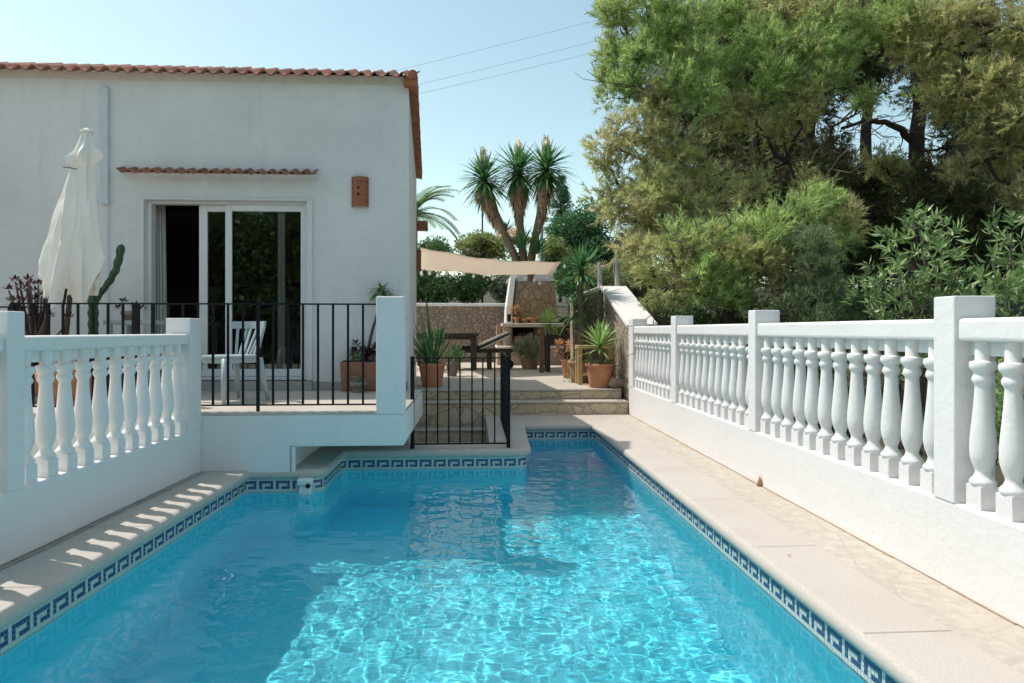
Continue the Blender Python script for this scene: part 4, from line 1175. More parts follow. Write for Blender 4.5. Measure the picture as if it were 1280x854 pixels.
def yucca_tree():
    base = P(656, 345, 20); base.z = 1.6
    t = thing('yucca_tree', 'tall yucca with three bare trunks, shaggy heads and cream flower spikes', 'tree', base)
    stems = [((648, 330), (632, 295), (618, 262), (604, 222)), ((655, 330), (652, 300), (649, 262), (648, 212)), ((663, 332), (668, 300), (676, 262), (683, 208))]
    dz = [0, 0.3, -0.2]
    for k, st in enumerate(stems):
        pts = [base + Vector(((k-1)*0.12, 0, 0))] + [P(x, y, 20+dz[k]*i/3) for i, (x, y) in enumerate(st)]
        mb = MB(); mb.tube(pts, [0.16, 0.13, 0.11, 0.10, 0.08], 10); mb.build('trunk', M['yucca_trunk'], t, smooth=True, off=base)
        top = pts[-1]; ax = (pts[-1]-pts[-2]).normalized()
        mb = MB(); yucca_head(mb, top, ax, 230, 0.92, 0.07, pol=(0.1, 2.6), droop=0.4)
        mb.build('leaf_head', M['yucca'], t, off=base)
        mb = MB()
        for j in range(420):
            f = rnd.random()
            c = top.lerp(pts[-2], 0.15 + f*1.0) if f < 0.86 else pts[-2].lerp(pts[-3], (f-0.86)*3.2)
            a = rnd.uniform(0, 6.28)
            out = Vector((math.cos(a), math.sin(a), 0))
            mb.leaf(c + out*0.08, out*0.5*(1.1-f) + Vector((0, 0, -1)), rnd.uniform(0.45, 0.8)*(1.0-0.35*f), 0.06, 0.4, 2, prof=[0.8, 1, 0.1])
        mb.build('dead_leaf_skirt', M['skirt'], t, off=base)
        cs = [np.array(top + Vector((rnd.gauss(0, .05)*(1-q), rnd.gauss(0, .05)*(1-q), 0.25+q*0.62))) for q in np.linspace(0, 1, 22)]
        tri_mesh('flower_spike', leaves(cs, [0.15*(1-0.75*i/22) for i in range(22)], 420, 0.07, 0.045, -0.1), M['flower_cream'], t, off=base)
    mb = MB()
    for (px, py, dd, n, L) in ((652, 306, 19.4, 60, 0.75), (672, 312, 19.6, 50, 0.7), (632, 288, 20.3, 30, 0.5)):
        yucca_head(mb, P(px, py, dd), (0.1, 0, 1), n, L, 0.06, pol=(0.1, 1.6), droop=0.3)
    mb.build('young_head', M['yucca'], t, off=base)
yucca_tree()

def palm():
    base = P(514, 345, 21); base.z = 1.6; crown = P(514, 272, 21)
    t = thing('palm_tree', 'date palm with arching fronds emerging from behind the house corner', 'tree', base)
    mb = MB(); mb.tube([base, base.lerp(crown, 0.5), crown], [0.22, 0.2, 0.2], 12); mb.build('trunk', M['yucca_trunk'], t, smooth=True, off=base)
    for k in range(30):
        a = k*2.399; el = rnd.uniform(0.15, 1.25); L = rnd.uniform(1.5, 1.9)
        mb = MB(); p = Vector(crown); d = Vector((math.cos(a)*math.cos(el), math.sin(a)*math.cos(el), math.sin(el)))
        pts = [p.copy()]
        for j in range(14):
            p = p + d*(L/14); d = (d + Vector((0, 0, -0.11))).normalized(); pts.append(p.copy())
        mb.tube(pts, [0.018*(1-0.85*i/14) for i in range(15)], 4)
        for j in range(2, 15):
            dd = (pts[j]-pts[j-1]).normalized(); sd = dd.cross(Vector((0, 0, 1))).normalized()
            for s in (-1, 1):
                for e in (0, 0.5):
                    q = pts[j-1].lerp(pts[j], e)
                    mb.leaf(q, sd*s*0.8 + dd*0.75 + Vector((0, 0, 0.12)), 0.48*(1-abs(j-7)/12), 0.036, 0.8, 2, prof=[0.7, 1, 0.05])
        mb.build('frond', M['palm'], t, off=base)
palm()

def parasol():
    base = P(640, 330, 26); base.z = 1.7; top = P(640, 284, 26); r = 0.8
    t = thing('parasol', 'peach coloured open parasol beyond the yucca trunks', 'umbrella', base)
    mb = MB(); mb.tube([base, top], 0.02, 8); mb.build('pole', M['steel'], t, off=base)
    mb = MB()
    prof = [(0.02, 0.0), (r*0.5, -0.20), (r, -0.46), (r*0.99, -0.55), (r*0.985, -0.47), (r*0.5, -0.23), (0.02, -0.03)]
    mb.lathe(prof, 8, top); mb.build('canopy', M['peach'], t, off=base)
parasol()
mb = MB(); b = P(603, 330, 24); a = P(603, 262, 24); mb.tube([(b.x, b.y, 1.6), a], 0.03, 8)
tag(mb.build('lamp_pole', M['iron'], smooth=True), 'thin dark pole beneath the leftmost yucca head', 'pole')
mb = MB(); b = P(677, 330, 22); a = P(677, 268, 22); mb.tube([(b.x, b.y, 1.6), a], 0.055, 8)
tag(mb.build('metal_post', M['steel'], smooth=True), 'grey metal post under the right yucca head', 'pole')

def wires():
    for k, (label, a, b) in enumerate((('uppermost overhead cable crossing the sky', (380, 113), (800, 12)), ('middle overhead cable crossing the sky', (440, 122), (800, 38)), ('lowest overhead cable crossing the sky', (440, 133), (800, 52)))):
        A = P(a[0], a[1], 40); B = P(b[0], b[1], 46)
        A = A + (A-B)*1.0; B = B + (B-A)*0.25
        mb = MB(); mb.tube([A.lerp(B, i/12) + Vector((0, 0, -0.5*math.sin(math.pi*i/12)+0.35)) for i in range(13)], 0.007, 5)
        tag(mb.build('overhead_cable', M['wire']), label, 'cable', 'overhead cables')
wires()

# ------------------------------------------------------------------ patio: sail, lights, posts, barbecue
GZ = 0.332
def sail():
    A = P(526, 309, 12.85); B = P(702, 327, 14.0); C = P(690, 343, 17.6); D = P(519, 336, 15.6)
    n = 16; mb = MB()
    def pt(u, v):
        # edges pulled inwards, belly hanging a little
        u2 = u; v2 = v + 0.10*math.sin(math.pi*u)*(0.5-v)*1.2
        p = A.lerp(B, u2).lerp(D.lerp(C, u2), v2)
        p.z -= 0.20*math.sin(math.pi*u)*(0.35+0.65*math.sin(math.pi*v)) + 0.012*math.sin(u*22+v*5)
        return p
    for i in range(n):
        for j in range(n):
            mb.quad(pt(i/n, j/n), pt((i+1)/n, j/n), pt((i+1)/n, (j+1)/n), pt(i/n, (j+1)/n))
    o = mb.build('shade_sail', M['sail'], smooth=True)
    bm = bmesh.new(); bm.from_mesh(o.data); bmesh.ops.remove_doubles(bm, verts=bm.verts, dist=1e-4); bm.to_mesh(o.data); bm.free()
    so = o.modifiers.new('cloth', 'SOLIDIFY'); so.thickness = 0.003
    tag(o, 'beige shade sail stretched from the house corner over the patio', 'shade sail')
    t = thing('string_lights', 'string of round white bulbs hanging under the shade sail', 'string lights', P(527, 342, 15))
    loc = tuple(t.location)
    pts = [(527,342),(537,341),(547,344),(558,340),(568,344),(580,342),(592,345),(605,344),(616,348),(634,352),(645,346),(657,348),(668,350),(675,354),(684,347),(694,339),(706,333)]
    W = [P(x, y, 14.6+0.12*i) for i, (x, y) in enumerate(pts)]
    mb = MB(); mb.tube([w + Vector((0, 0, 0.055)) for w in W], 0.004, 4); mb.build('flex', M['wire'], t, off=loc)
    for w in W:
        mb = MB(); mb.lathe([(0.010, 0.055), (0.014, 0.03), (0.030, 0.012), (0.037, -0.012), (0.030, -0.042), (0.002, -0.052)][::-1], 10, w)
        mb.build('bulb', M['bulb'], t, smooth=True, off=loc)
sail()
def posts():
    for (label, px, pyt, pyb, dep, r) in (('taller weathered wooden post on the sloping wall', 772, 313, 357, 12.2, 0.052), ('shorter weathered wooden post behind the tall yucca', 750, 328, 358, 13.3, 0.05)):
        a = P(px, pyb+3, dep); b = P(px, pyt, dep)
        mb = MB(); mb.tube([a, b - Vector((0, 0, 0.02)), b], [r, r*0.95, r*0.8], 12)
        tag(mb.build('wooden_post', M['wood_grey'], smooth=False, bev=0), label, 'post')
    a = P(772, 319, 12.2); b = P(750, 333, 13.3); c = P(735, 345, 14.5)
    mb = MB(); mb.tube([a.lerp(b, i/6) + Vector((0, 0, -0.06*math.sin(math.pi*i/6))) for i in range(7)] + [b.lerp(c, 0.5), c], 0.012, 6)
    mb.tube([a + Vector((-0.06, 0, 0)), a + Vector((-0.07, 0, -0.2)), a + Vector((-0.06, 0, -0.35))], 0.011, 6)
    tag(mb.build('rope', M['rope']), 'slack rope tied between the two weathered posts', 'rope')
posts()
def barbecue():
    dep = 17.4; k = dep/F
    o = P(640, 440, dep); o.z = GZ
    t = thing('barbecue', 'masonry barbecue with a tapering stone hood, white side and thick worktop', 'barbecue', o)
    X = lambda px: P(px, 400, dep).x
    Z = lambda py: P(640, py, dep).z
    y = o.y
    mb = MB()
    mb.hexa([(X(641), y, Z(403)), (X(699), y, Z(403)), (X(699), y+0.9, Z(403)), (X(641), y+0.9, Z(403)),
             (X(646), y+0.25, Z(351)), (X(694), y+0.25, Z(351)), (X(694), y+0.9, Z(351)), (X(646), y+0.9, Z(351))])
    mb.build('hood', M['hood'], t, off=o, bev=0.02)
    mb = MB()
    mb.hexa([(X(632), y-0.05, Z(404)), (X(640.7), y-0.05, Z(404)), (X(640.7), y+0.9, Z(404)), (X(632), y+0.9, Z(404)),
             (X(632.5), y-0.05, Z(385)), (X(640.7), y-0.05, Z(385)), (X(640.7), y+0.9, Z(385)), (X(632.5), y+0.9, Z(385))])
    mb.hexa([(X(632.5), y-0.05, Z(384.9)), (X(640.7), y-0.05, Z(384.9)), (X(640.7), y+0.9, Z(384.9)), (X(632.5), y+0.9, Z(384.9)),
             (X(638.5), y+0.22, Z(344)), (X(645.7), y+0.22, Z(344)), (X(645.7), y+0.9, Z(344)), (X(638.5), y+0.9, Z(344))])
    sw = mb.build('side_wall', M['white'], t, off=o, bev=0.02)
    mb = MB(); mb.box(X(634), X(638.5), y-0.056, y-0.051, Z(402), Z(393)); mb.build('niche_shade_patch', M['dark'], sw, off=o)  # dark slab on the wall face paints the shade inside an opening
    mb = MB(); mb.box(X(646), X(661), y+0.3, y+0.85, Z(350.8), Z(338)); mb.box(X(670), X(694), y+0.3, y+0.85, Z(350.8), Z(338)); mb.box(X(644), X(696), y+0.28, y+0.87, Z(337.9), Z(334))
    mb.build('chimney', M['white'], t, off=o, bev=0.02)
    mb = MB(); mb.box(X(627), X(704), y-0.35, y+0.9, Z(409), Z(404.2)); mb.build('worktop', simple('worktop_cement', (0.55, 0.50, 0.44), None, 6, 0.8), t, off=o, bev=0.025)
    mb = MB(); mb.tube([(X(633.5), y-0.15, Z(432)), (X(633.5), y-0.15, Z(409.2))], 0.135, 16); mb.box(X(627), X(640), y, y+0.9, Z(432), Z(409.2))
    mb.build('pier', M['rubble_pale'], t, off=o)
    mb = MB(); mb.box(X(668), X(704), y-0.3, y+0.9, Z(432), Z(409.2)); mb.box(X(640.2), X(667.8), y+0.5, y+0.9, Z(432), Z(409.2)); mb.build('fire_box', simple('dark_brick', (0.10, 0.06, 0.045), None, 9, 0.9), t, off=o)  # dark brown brick, also at the back of the opening
    mb = MB(); mb.box(X(620), X(704), y-0.42, y+0.9, Z(435), Z(432.1)); mb.build('shelf', M['white'], t, off=o, bev=0.02)
    mb = MB(); mb.box(X(621), X(703), y-0.36, y+0.9, GZ-0.05, Z(435.1)); mb.build('base', simple('pink_render', (0.46, 0.35, 0.28), (0.40, 0.30, 0.24), 3, 0.9), t, off=o)
    mb = MB(); mb.box(X(620.5), X(626.5), y-0.2, y+0.3, Z(432), Z(407)); mb.build('brick_pillar', M['pot_old'], t, off=o, bev=0.01)
    # pots on it
    zt = Z(404)
    for (label, px, dy, z, r, h, m) in (('small terracotta pot with dry flowers on the barbecue worktop', 646, -0.12, zt, 0.085, 0.15, 'pot'), ('squat terracotta pot on the barbecue worktop, right of the flowers', 656, -0.15, zt, 0.08, 0.11, 'pot_old'), ('wide yellow-brown bowl on the barbecue worktop', 665, -0.05, zt, 0.12, 0.13, 'pot'), ('terracotta pot inside the barbecue opening', 648, 0.1, Z(432)+0.001, 0.12, 0.24, 'pot'), ('dark brown jar inside the barbecue opening', 655, 0.2, Z(432)+0.001, 0.09, 0.2, 'pot_old')):
        p = potted('flower_pot', label, (X(px), y+dy, z+0.002), r*0.7, r, h, m, 'pot')
        if 'dry flowers' in label:
            tri_mesh('flowers', leaves([np.array((rng.normal()*0.09, rng.normal()*0.07, h+0.1+rng.random()*0.16)) for _ in range(16)], [0.06]*16, 300, 0.06, 0.03), M['russet'], p)
barbecue()

# ------------------------------------------------------------------ patio furniture and potted plants
def furniture():
    # dark table on the left
    a = P(597, 420, 14.8); zt = P(597, 416.5, 14.8).z; x1 = a.x; x0 = x1-1.55; y0 = a.y
    t = thing('dining_table', 'dark wooden table with thick square legs in the shade of the sail', 'table', (x1-0.8, y0+0.4, GZ)); off = tuple(t.location)
    mb = MB(); mb.box(x0, x1+0.03, y0, y0+0.85, zt-0.07, zt); mb.build('table_top', M['wood_dark'], t, off=off, bev=0.006)
    mb = MB(); mb.box(x0+0.1, x1-0.1, y0+0.05, y0+0.07, zt-0.14, zt-0.071); mb.build('apron', M['wood_dark'], t, off=off)
    for xx in (x0+0.02, x1-0.15):
        for yy in (y0+0.03, y0+0.70):
            mb = MB(); mb.box(xx, xx+0.13, yy, yy+0.12, GZ+0.001, zt-0.071); mb.build('leg', M['wood_dark'], t, off=off, bev=0.006)
    # lounger
    b = P(596, 440, 15.2); e = P(640, 440, 15.2); y0 = b.y; z = b.z+0.04
    t = thing('sun_lounger', 'grey wooden sun lounger with striped cushion and raised back', 'sun lounger', (b.x, y0+0.35, GZ)); off = tuple(t.location)
    x0 = b.x-0.55; x1 = e.x+0.02
    for ya_ in (y0, y0+0.62):
        mb = MB(); mb.box(x0, x1, ya_, ya_+0.05, z-0.06, z+0.02); mb.build('side_rail', M['wood_dark'], t, off=off, bev=0.004)
    for xx in (x0+0.05, P(612, 440, 15.2).x-0.05, x1-0.14):
        for yy in (y0+0.001, y0+0.601):
            mb = MB(); mb.box(xx, xx+0.10, yy, yy+0.065, GZ+0.001 if xx < x1-0.3 else GZ+0.12, z-0.061); mb.build('leg', M['wood_dark'], t, off=off, bev=0.004)
    for yy in (y0-0.045, y0+0.675):
        mb = MB(); mb.tube([(x1-0.08, yy, GZ+0.11), (x1-0.08, yy+0.04, GZ+0.11)], 0.1, 16); mb.build('wheel', M['iron'], t, off=off)
    mb = MB(); mb.box(x0, b.x+0.06, y0+0.05, y0+0.62, z+0.02, z+0.09); mb.build('seat_cushion', M['cushion_dark'], t, off=off, bev=0.02)
    A = P(600, 435, 15.2); B = P(637, 418, 15.2); dv = Vector((B.x-A.x, 0, B.z-A.z)); L = dv.length; dv.normalize(); nv = Vector((-dv.z, 0, dv.x))
    def slab(o0, o1, m, nm, w0=0.04, w1=0.63):
        q = []
        for (s, w) in ((0, w0), (L, w0), (L, w1), (0, w1)): q.append(A + dv*s + nv*o0 + Vector((0, w - (A.y-y0), 0)))
        for (s, w) in ((0, w0), (L, w0), (L, w1), (0, w1)): q.append(A + dv*s + nv*o1 + Vector((0, w - (A.y-y0), 0)))
        mb = MB(); mb.hexa(q); mb.build(nm, m, t, off=off, bev=0.006)
    slab(-0.05, -0.012, M['cushion_white'], 'backrest'); slab(-0.010, 0.035, M['cushion_dark'], 'back_cushion'); slab(0.037, 0.075, M['cushion_white'], 'towel')
    # small table at the right with plants
    a = P(684, 465, 14.2); zt = P(684, 418.5, 14.2).z; x0 = P(682, 420, 14.2).x; x1 = P(737, 420, 14.2).x; y0 = a.y
    t = thing('plant_table', 'narrow dark red table with plants under the tall yucca', 'table', ((x0+x1)/2, y0+0.25, GZ)); off = tuple(t.location)
    mb = MB(); mb.box(x0, x1, y0, y0+0.5, zt-0.045, zt); mb.build('table_top', M['wood_dark'], t, off=off, bev=0.006)
    mb = MB(); mb.box(x0+0.1, x1-0.1, y0+0.03, y0+0.05, zt-0.13, zt-0.046); mb.build('apron', M['wood_dark'], t, off=off)
    for xx in (x0+0.02, x1-0.10):
        for yy in (y0+0.02, y0+0.40):
            mb = MB(); mb.box(xx, xx+0.08, yy, yy+0.08, GZ+0.001, zt-0.046); mb.build('leg', M['wood_dark'], t, off=off, bev=0.004)
    zt_table = zt
    p = P(677, 465, 14.0); q = P(677, 409, 14.0)
    mb = MB(); mb.box(p.x-0.045, p.x+0.045, p.y-0.045, p.y+0.045, GZ+0.001, q.z)
    tag(mb.build('timber_post', M['wood'], bev=0.008), 'reddish timber post standing left of the narrow plant table', 'post')
    # yellow bench
    a = P(722, 470, 10.9); x1 = P(768, 433, 10.9).x; zt = P(722, 432, 10.9).z
    t = thing('yellow_bench', 'pale yellow wooden plant bench behind the big terracotta pot', 'bench', (a.x+0.3, a.y+0.15, GZ)); off = tuple(t.location)
    mb = MB(); mb.box(a.x, x1, a.y, a.y+0.32, zt-0.05, zt); mb.build('bench_top', M['wood_yellow'], t, off=off, bev=0.006)
    mb = MB(); mb.box(a.x+0.07, x1-0.07, a.y+0.02, a.y+0.05, GZ+0.14, GZ+0.19); mb.build('stretcher', M['wood_yellow'], t, off=off)
    for xx in (a.x+0.01, x1-0.08):
        for yy in (a.y+0.01, a.y+0.24):
            mb = MB(); mb.box(xx, xx+0.07, yy, yy+0.07, GZ+0.001, zt-0.051); mb.build('leg', M['wood_yellow'], t, off=off, bev=0.004)
    # big pot with small yucca
    g = Pz(750, 484, GZ+0.004)
    t = potted('potted_yucca', 'young pale yucca in a big flared terracotta pot near the steps', g, 0.165, 0.205, 0.36, 'pot')
    mb = MB(); mb.tube([(0, 0, 0.31), (0.01, 0, 0.48), (0.0, 0, 0.66)], [0.036, 0.032, 0.034], 10); mb.build('trunk', M['yucca_trunk'], t, smooth=True)
    mb = MB(); yucca_head(mb, (0, 0, 0.68), (0, -0.1, 1), 78, 0.44, 0.042, pol=(0.15, 1.75), droop=0.15); mb.build('leaf_head', M['yucca_pale'], t)
    cs = [np.array((0.17*math.cos(a), 0.17*math.sin(a), 0.37)) for a in np.linspace(0, 6.28, 14)]
    cs += [np.array((0.22+0.03*rng.normal(), 0.02, 0.33-0.05*k)) for k in range(5)]
    tri_mesh('groundcover', leaves(cs, [0.06]*len(cs), 420, 0.035, 0.02, 0.2), M['bush'], t)
    # trailing plant
    g = Pz(727, 478, GZ+0.004); g = g + Vector((0.0, 0.32, 0))
    t = potted('trailing_plant', 'trailing variegated plant spilling over its pot, left of the big pot', g, 0.10, 0.13, 0.30, 'pot')
    cs = [np.array((rng.normal()*0.10, -0.10+rng.normal()*0.06, 0.36+rng.normal()*0.05)) for _ in range(16)]
    for s in range(7):
        x = rng.normal()*0.09
        for k in range(9): cs.append(np.array((x+rng.normal()*0.02-0.006*k, -0.14-0.02*k, 0.34-0.038*k)))
    tri_mesh('foliage', leaves(cs, [0.045]*len(cs), 520, 0.03, 0.018, -0.1), M['bush_yellow'], t)
    # terracotta pot with russet rosettes
    g = Pz(710.5, 472, GZ+0.004)
    t = potted('potted_succulent', 'russet leaved succulent in a tall terracotta pot', g, 0.095, 0.135, 0.34, 'pot')
    mb = MB()
    for k in range(11):
        c = Vector((rnd.gauss(0, .11), rnd.gauss(0, .08), 0.42+rnd.random()*0.22)); mb.tube([(0, 0, 0.3), c], 0.009, 5)
    mb.build('stems', M['aeonium_stem'], t)
    mb = MB()
    for k in range(13):
        c = Vector((rnd.gauss(0, .13), rnd.gauss(0, .10)-0.03, 0.40+rnd.random()*0.25)); yucca_head(mb, c, (c.x*2, c.y*2-0.3, 0.6), 20, 0.10, 0.045, pol=(0.3, 1.6), droop=0.1)
    mb.build('rosettes', M['russet'], t)
    # rocks
    for (label, px, py, r) in (('rounded brown beach rock at the foot of the big pot', 758, 480, 0.10), ('pinkish beach rock against the rubble wall', 771, 481, 0.105)):
        g = Pz(px, py+4, GZ+0.002); bm = bmesh.new(); bmesh.ops.create_icosphere(bm, subdivisions=3, radius=r)
        for v in bm.verts:
            n_ = v.co.normalized(); s = 1+0.16*math.sin(n_.x*3.1+px)+0.12*math.sin(n_.y*4.3+py)+0.1*math.sin(n_.z*5+n_.x*4)
            v.co = Vector((n_.x*r*s*1.05, n_.y*r*s, n_.z*r*s*0.85))
        me = bpy.data.meshes.new('rock'); bm.to_mesh(me); bm.free(); me.materials.append(M['rock']); me.polygons.foreach_set('use_smooth', [True]*len(me.polygons))
        o = bpy.data.objects.new('beach_rock', me); COL.objects.link(o); o.location = (g.x, g.y, g.z+r*0.72); tag(o, label, 'rock', 'rocks by the big pot')
    # tall yucca
    g = P(726, 440, 11.4); g.z = GZ+0.002
    t = potted('tall_yucca', 'tall dark yucca with stacked heads in front of the sloping wall', g, 0.16, 0.20, 0.36, 'pot_old')
    top = P(727, 338, 11.4); tz = top.z-GZ
    mb = MB(); mb.tube([(0, 0, 0.3), (0.02, 0, 0.8), (-0.01, 0, 1.4), (top.x-g.x, 0, tz)], [0.06, 0.052, 0.05, 0.045], 10); mb.build('trunk', M['yucca_trunk'], t, smooth=True)
    for (px, py, n, L, pol, dr) in ((727, 334, 110, 0.56, (0.1, 1.9), 0.3), (722, 360, 60, 0.50, (0.7, 1.8), 0.25), (726, 386, 80, 0.50, (0.8, 2.1), 0.45)):
        q = P(px, py, 11.4)
        mb = MB(); yucca_head(mb, (q.x-g.x, q.y-g.y+(0.0 if py < 340 else 0.16), q.z-GZ), (0.05, -0.05, 1), n, L, 0.042, pol=pol, droop=dr); mb.build('leaf_head', M['yucca'], t)
    # yucca on the plant table
    q = P(686, 418, 14.35)
    t = potted('table_yucca', 'bushy green yucca in a pot on the narrow plant table', (q.x, y_tab(14.35, q), zt_table+0.002), 0.07, 0.095, 0.15, 'grey_pot')
    mb = MB(); yucca_head(mb, (0, 0, 0.30), (0, -0.1, 1), 90, 0.40, 0.036, pol=(0.1, 2.1), droop=0.4); mb.build('leaf_head', M['yucca_pale'], t)
    mb = MB()
    for k in range(9): mb.leaf((0.05+0.02*k, -0.12, 0.0), (rnd.uniform(-.5, .5), -0.2, 1), rnd.uniform(0.15, 0.28), 0.025, 0.3, 3)
    mb.build('pale_leaves', M['yucca_pale'], t)
    q = P(716, 418, 14.4)
    t = potted('table_pot', 'brown pot of dry stems at the right end of the narrow plant table', (q.x, q.y+0.2, zt_table+0.002), 0.075, 0.10, 0.13, 'pot_old')
    tri_mesh('dry_stems', leaves([np.array((rng.normal()*0.06, rng.normal()*0.05, 0.2+rng.random()*0.16)) for _ in range(14)], [0.05]*14, 300, 0.06, 0.03), M['russet'], t)
    # grey bush
    g = P(662, 458, 15.4); g.z = GZ+0.002
    t = potted('lavender_pot', 'grey green lavender bush in a low pot in front of the barbecue', g, 0.17, 0.21, 0.24, 'pot_old')
    cs, rads = subclumps((-0.02, 0, 0.42), 0.44, 18, 0.75, 0.55)
    tri_mesh('foliage', needles(cs, rads*0.8, 240, 9, nl=0.07, nw=0.009, up=0.5), M['bush_grey'], t)
    cs, rads = subclumps((0.16, -0.15, 0.28), 0.3, 8, 0.7, 0.5)
    tri_mesh('dry_grass', needles(cs, rads*0.8, 200, 9, nl=0.1, nw=0.008, up=0.6), M['bush_yellow'], t)
    # pots on the left
    g = Pz(540, 483, GZ+0.004)
    t = potted('potted_palm', 'spiky upright sago leaves in a rounded terracotta pot by the house corner', g, 0.15, 0.205, 0.36, 'pot')
    mb = MB()
    for k in range(34):
        a = rnd.uniform(0, 6.28); el = rnd.uniform(0.75, 1.5)
        mb.leaf((0.05*math.cos(a), 0.05*math.sin(a), 0.3), (math.cos(a)*math.cos(el), math.sin(a)*math.cos(el), math.sin(el)), rnd.uniform(0.55, 0.85), 0.045, rnd.uniform(0.1, 0.5), 4, prof=[0.6, 1, 0.9, 0.6, 0.05])
    for (dx_, dz_, L) in ((-0.10, 1.2, 1.22), (0.34, 1.0, 1.05), (0.42, 0.85, 0.98), (0.25, 1.1, 0.95), (-0.2, 1.0, 1.0)):
        mb.leaf((0, 0, 0.3), (dx_, 0.05, dz_), L, 0.075, 0.12, 4, prof=[0.5, 0.8, 1, 0.8, 0.05])
    mb.build('leaves', M['yucca'], t)
    cs, rads = subclumps((-0.12, 0.05, 0.45), 0.26, 8)
    tri_mesh('low_foliage', leaves(cs, rads, 160, 0.09, 0.03), M['bush'], t)
    g = Pz(565, 470, GZ+0.004)
    t = potted('potted_shrub', 'small leafy shrub in a grey clay pot beside the dark table', g, 0.09, 0.12, 0.25, 'grey_pot')
    cs, rads = subclumps((0, 0, 0.42), 0.27, 12, 0.8)
    tri_mesh('foliage', leaves(cs, rads, 220, 0.06, 0.03), M['bush'], t)
    cs = [np.array((0.14+0.01*rng.normal(), -0.08, 0.30-0.03*k)) for k in range(8)]
    tri_mesh('trailing_shoots', leaves(cs, [0.035]*8, 500, 0.03, 0.018), M['bush_yellow'], t)
    g = P(548, 445, 14.2); g.z = GZ+0.002
    t = potted('tall_pot', 'tall yellowish terracotta pot behind the spiky sago leaves', (g.x, g.y, g.z), 0.12, 0.17, 0.52, 'pot_old')
    cs, rads = subclumps((-0.1, 0, 0.7), 0.28, 10)
    tri_mesh('foliage', leaves(cs, rads, 180, 0.09, 0.035), M['bush'], t)
def y_tab(dep, q): return q.y + 0.1
furniture()

# ------------------------------------------------------------------ things on the terrace and the facade
def umbrella():
    b = P(75, 415, 6.75); b.z = FLOOR
    top = P(108, 165, 6.75)
    t = thing('garden_umbrella', 'closed cream garden umbrella standing at the left of the raised terrace', 'umbrella', b)
    ax = (top-b).normalized()
    mb = MB(); mb.lathe([(0.26, 0.001), (0.27, 0.03), (0.24, 0.06), (0.05, 0.07), (0.045, 0.3)], 24, b); mb.build('base', M['grey_pot'], t, smooth=True, off=b)
    mb = MB(); mb.tube([b + Vector((0, 0, 0.05)), top + ax*0.01], 0.024, 10); mb.build('pole', M['wood_dark'], t, smooth=True, off=b)
    # folded cloth: pleats gathered at the top, hem in hanging points
    n = 260; m = 60; H = 1.62
    keys = [(0, 0.055), (0.05, 0.09), (0.12, 0.125), (0.17, 0.14), (0.22, 0.13), (0.32, 0.165), (0.55, 0.225), (0.75, 0.26), (0.88, 0.275), (1.0, 0.25)]
    def rad(f):
        for (a, ra), (c, rc) in zip(keys, keys[1:]):
            if f <= c: return 0.92*(ra + (rc-ra)*(f-a)/(c-a))
        return 0.92*keys[-1][1]
    mb = MB(); x = Vector((1, 0, 0)); y = Vector((0, 1, 0))
    # ridges of the folded cloth: (angle, half width, strength, twist, hem drop, puff near the top)
    ridge = [(3.25, 0.55, 0.55, 0.15, -0.16, 0.1), (3.95, 0.42, 0.30, -0.25, 0.05, 0.5), (4.45, 0.40, 0.42, 0.35, 0.14, 0.0), (4.95, 0.45, 0.28, -0.2, 0.02, 0.65),
             (5.5, 0.45, 0.36, 0.2, 0.10, 0.1), (6.15, 0.50, 0.52, -0.1, -0.20, 0.55), (0.7, 0.5, 0.35, 0.0, 0.0, 0.2), (1.5, 0.5, 0.4, 0.1, 0.0, 0.1), (2.3, 0.5, 0.4, -0.1, 0.0, 0.2)]
    for i in range(m+1):
        f = i/m
        for j in range(n):
            th = 2*math.pi*j/n
            e = 0; hem = 0
            for (a0, w, st, tw_, hd, pf) in ridge:
                d_ = (th - a0 - tw_*(f-0.5) - 0.10*math.sin(9*f+a0*3) + math.pi) % (2*math.pi) - math.pi
                q = max(0.0, 1-abs(d_)/w)
                q = q**1.15 if d_ > 0 else q**0.75
                e += 1.3*q*(st*(0.35+0.75*f) + pf*math.exp(-((f-0.16-0.03*math.sin(a0*5))/0.045)**2))
                hem += q*hd*1.2
            crease = 0.055*abs(math.sin(3*th+11*f)) + 0.035*abs(math.sin(7*th-6*f+1)) + 0.02*abs(math.sin(13*th+23*f))
            rr = rad(f)*(0.62+e-crease)
            s = f*H + hem*f**3
            c = top - ax*s
            mb.v.append(tuple(c + x*math.cos(th)*rr + y*math.sin(th)*rr*0.85))
    for i in range(m):
        for j in range(n):
            a = i*n+j; b2 = i*n+(j+1) % n
            mb.f.append((a, b2, b2+n, a+n)); mb.m.append(0)
    o = mb.build('canopy', M['canvas'], t, smooth=True, off=b)
    mb = MB(); mb.lathe([(0.058, -0.01), (0.06, 0.006), (0.03, 0.022), (0.012, 0.035), (0.002, 0.04)], 14, top); mb.build('cap', M['canvas'], t, smooth=True, off=b)
    mb = MB(); c = top - ax*0.40
    mb.tube([c + Vector((math.cos(a)*0.165, math.sin(a)*0.15, 0.02*math.sin(2*a))) for a in np.linspace(3.9, 4.9, 8)], 0.006, 5); mb.build('tie_cord', M['wire'], t, off=b)
    a = P(83, 361, 6.45); c = P(79.5, 381, 6.45)
    mb = MB(); mb.tube([a, c], 0.012, 6); mb.build('rib_end', M['iron'], t, off=b)
umbrella()

